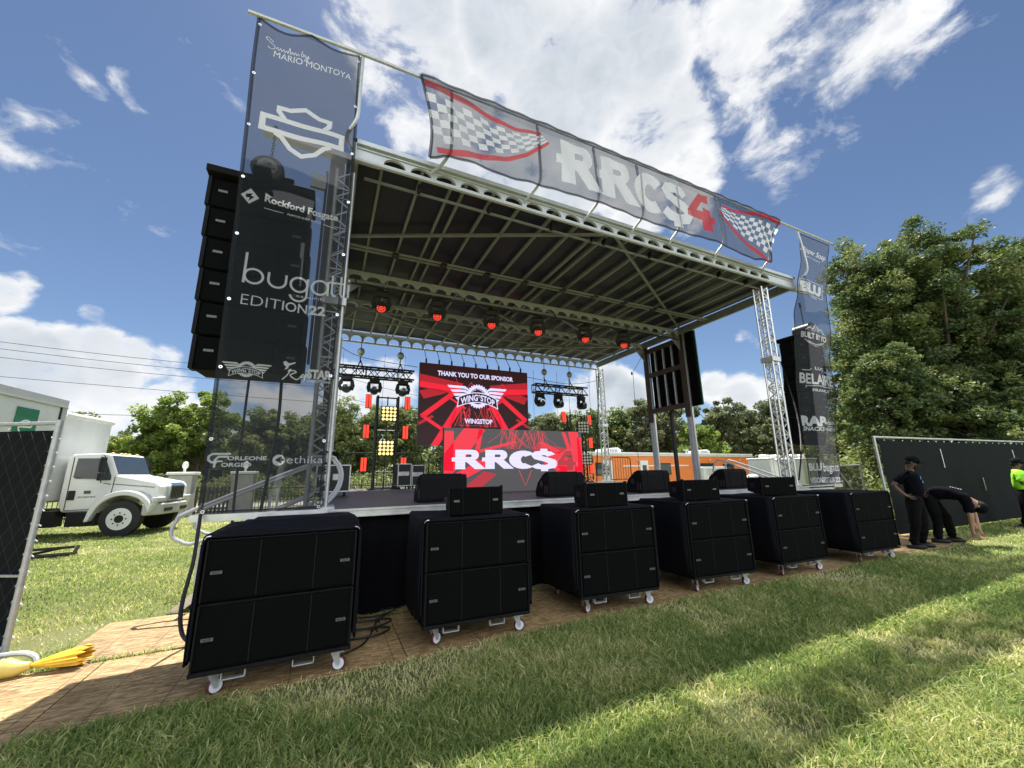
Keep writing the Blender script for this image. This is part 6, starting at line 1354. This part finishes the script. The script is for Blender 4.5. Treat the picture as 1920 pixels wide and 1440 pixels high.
    for s in 'LR':
        a_, b_ = v['an' + s], v['to' + s]; d = (b_ - a_); d.z = 0; d.normalize(); c0 = Vector((a_.x, a_.y, .045))
        MB().tube([c0 - d * .10, c0 - d * .06, c0 + d * .06, c0 + d * .15, c0 + d * .19], [.030, .050, .052, .044, .022], 10).build('shoe', blackplastic, t, smooth=True)
    if cap:
        c_ = MB(); Mx = Matrix((fwv, sdv, upv)).transposed()
        c_.ellip(hd + upv * .060 - fwv * .006, (.118, .104, .115), 16, 8, Mx)
        br = [(.07, -.075), (.13, -.068), (.185, -.04), (.195, 0), (.185, .04), (.13, .068), (.07, .075)]
        c_.prism(br, lambda u, w_, l: tuple(hd + fwv * (u + .02) + sdv * w_ + upv * (l - .0 - .25 * (u - .07))), .058, .070)
        c_.build('cap', mat('cap_black', (.004, .004, .005), .85, spec=.12), t, smooth=True)
    return t, body
m1, b1 = person('standing man in black polo and cap, hands at his belt', (10.86, 4.12, .012), R_(-70), dict(pel=(-.06, 0, .96), sp=(-.06, 0, 1.18), ch=(-.12, 0, 1.38), nk=(-.13, 0, 1.54), hd=(-.10, 0, 1.66), look=(1, .0, -.08),
  shR=(-.17, -.20, 1.43), elR=(-.38, -.26, 1.22), wrR=(-.20, -.23, 1.02), haR=(-.10, -.20, .98), shL=(-.08, .20, 1.43), elL=(-.16, .30, 1.2), wrL=(.04, .22, 1.03), haL=(.10, .16, 1.0),
  hpR=(-.08, -.10, .88), knR=(-.06, -.14, .50), anR=(-.10, -.16, .09), toR=(.08, -.18, .04), hpL=(-.04, .10, .88), knL=(.05, .13, .50), anL=(.02, .15, .09), toL=(.20, .16, .04)), skind, navy, trous, lean=.16)
a = MB().box((.245, -.09, 1.36), (.012, .07, .06)).box((.262, -.05, 1.28), (.012, .06, .05)).build('name_badge', mat('blue_badge', (.10, .38, .75), .4), m1)
m2, b2 = person('man in black shirt and cap bending down to the grass with both hands', (12.1, 4.05, .012), R_(-68), dict(pel=(-.30, 0, .96), sp=(-.12, 0, 1.07), ch=(.14, 0, 1.00), nk=(.30, 0, .88), hd=(.40, 0, .77), look=(-.5, 0, -.6),
  shR=(.22, -.19, .94), elR=(.27, -.22, .60), wrR=(.28, -.16, .30), haR=(.31, -.12, .16), shL=(.22, .19, .94), elL=(.36, .22, .60), wrL=(.40, .12, .30), haL=(.44, .08, .16),
  hpR=(-.30, -.10, .90), knR=(-.20, -.13, .50), anR=(-.22, -.15, .09), toR=(-.05, -.16, .04), hpL=(-.28, .10, .90), knL=(-.05, .14, .50), anL=(.02, .16, .09), toL=(.18, .17, .04)), skin, navy, trous, True, False, .65, .12)
mb = MB()
for i in range(5): mb.box((.17 + i * .035, -.10, 1.150 - i * .012), (.02, .13, .004))
mb.build('back_print', whitep, m2)
np_ = dep(1884, 870, 10.6)
m3, b3 = person('worker in neon green shirt and cap with folded arms', (np_.x, np_.y, .0), R_(-66), dict(pel=(.02, 0, .92), sp=(.0, 0, 1.13), ch=(-.05, 0, 1.34), nk=(-.07, 0, 1.49), hd=(-.06, 0, 1.61), look=(1, .25, 0),
  shR=(-.08, -.21, 1.38), elR=(-.02, -.28, 1.10), wrR=(.20, -.14, 1.16), haR=(.24, -.03, 1.18), shL=(-.02, .20, 1.38), elL=(.06, .26, 1.10), wrL=(.24, .10, 1.12), haL=(.25, .0, 1.12),
  hpR=(.0, -.10, .85), knR=(.04, -.13, .48), anR=(.0, -.15, .09), toR=(.17, -.18, .04), hpL=(.04, .10, .85), knL=(.12, .13, .48), anL=(.12, .15, .09), toL=(.28, .18, .04)), skind, neon, trous, lean=.16)
for o in bpy.data.objects:                     # nothing may be left unlabelled
    if o.parent is None and o.type in ('MESH', 'EMPTY') and 'label' not in o and 'kind' not in o: print('UNLABELLED', o.name)
print('objects', len(bpy.data.objects), 'faces', sum(len(o.data.polygons) for o in bpy.data.objects if o.type == 'MESH'))
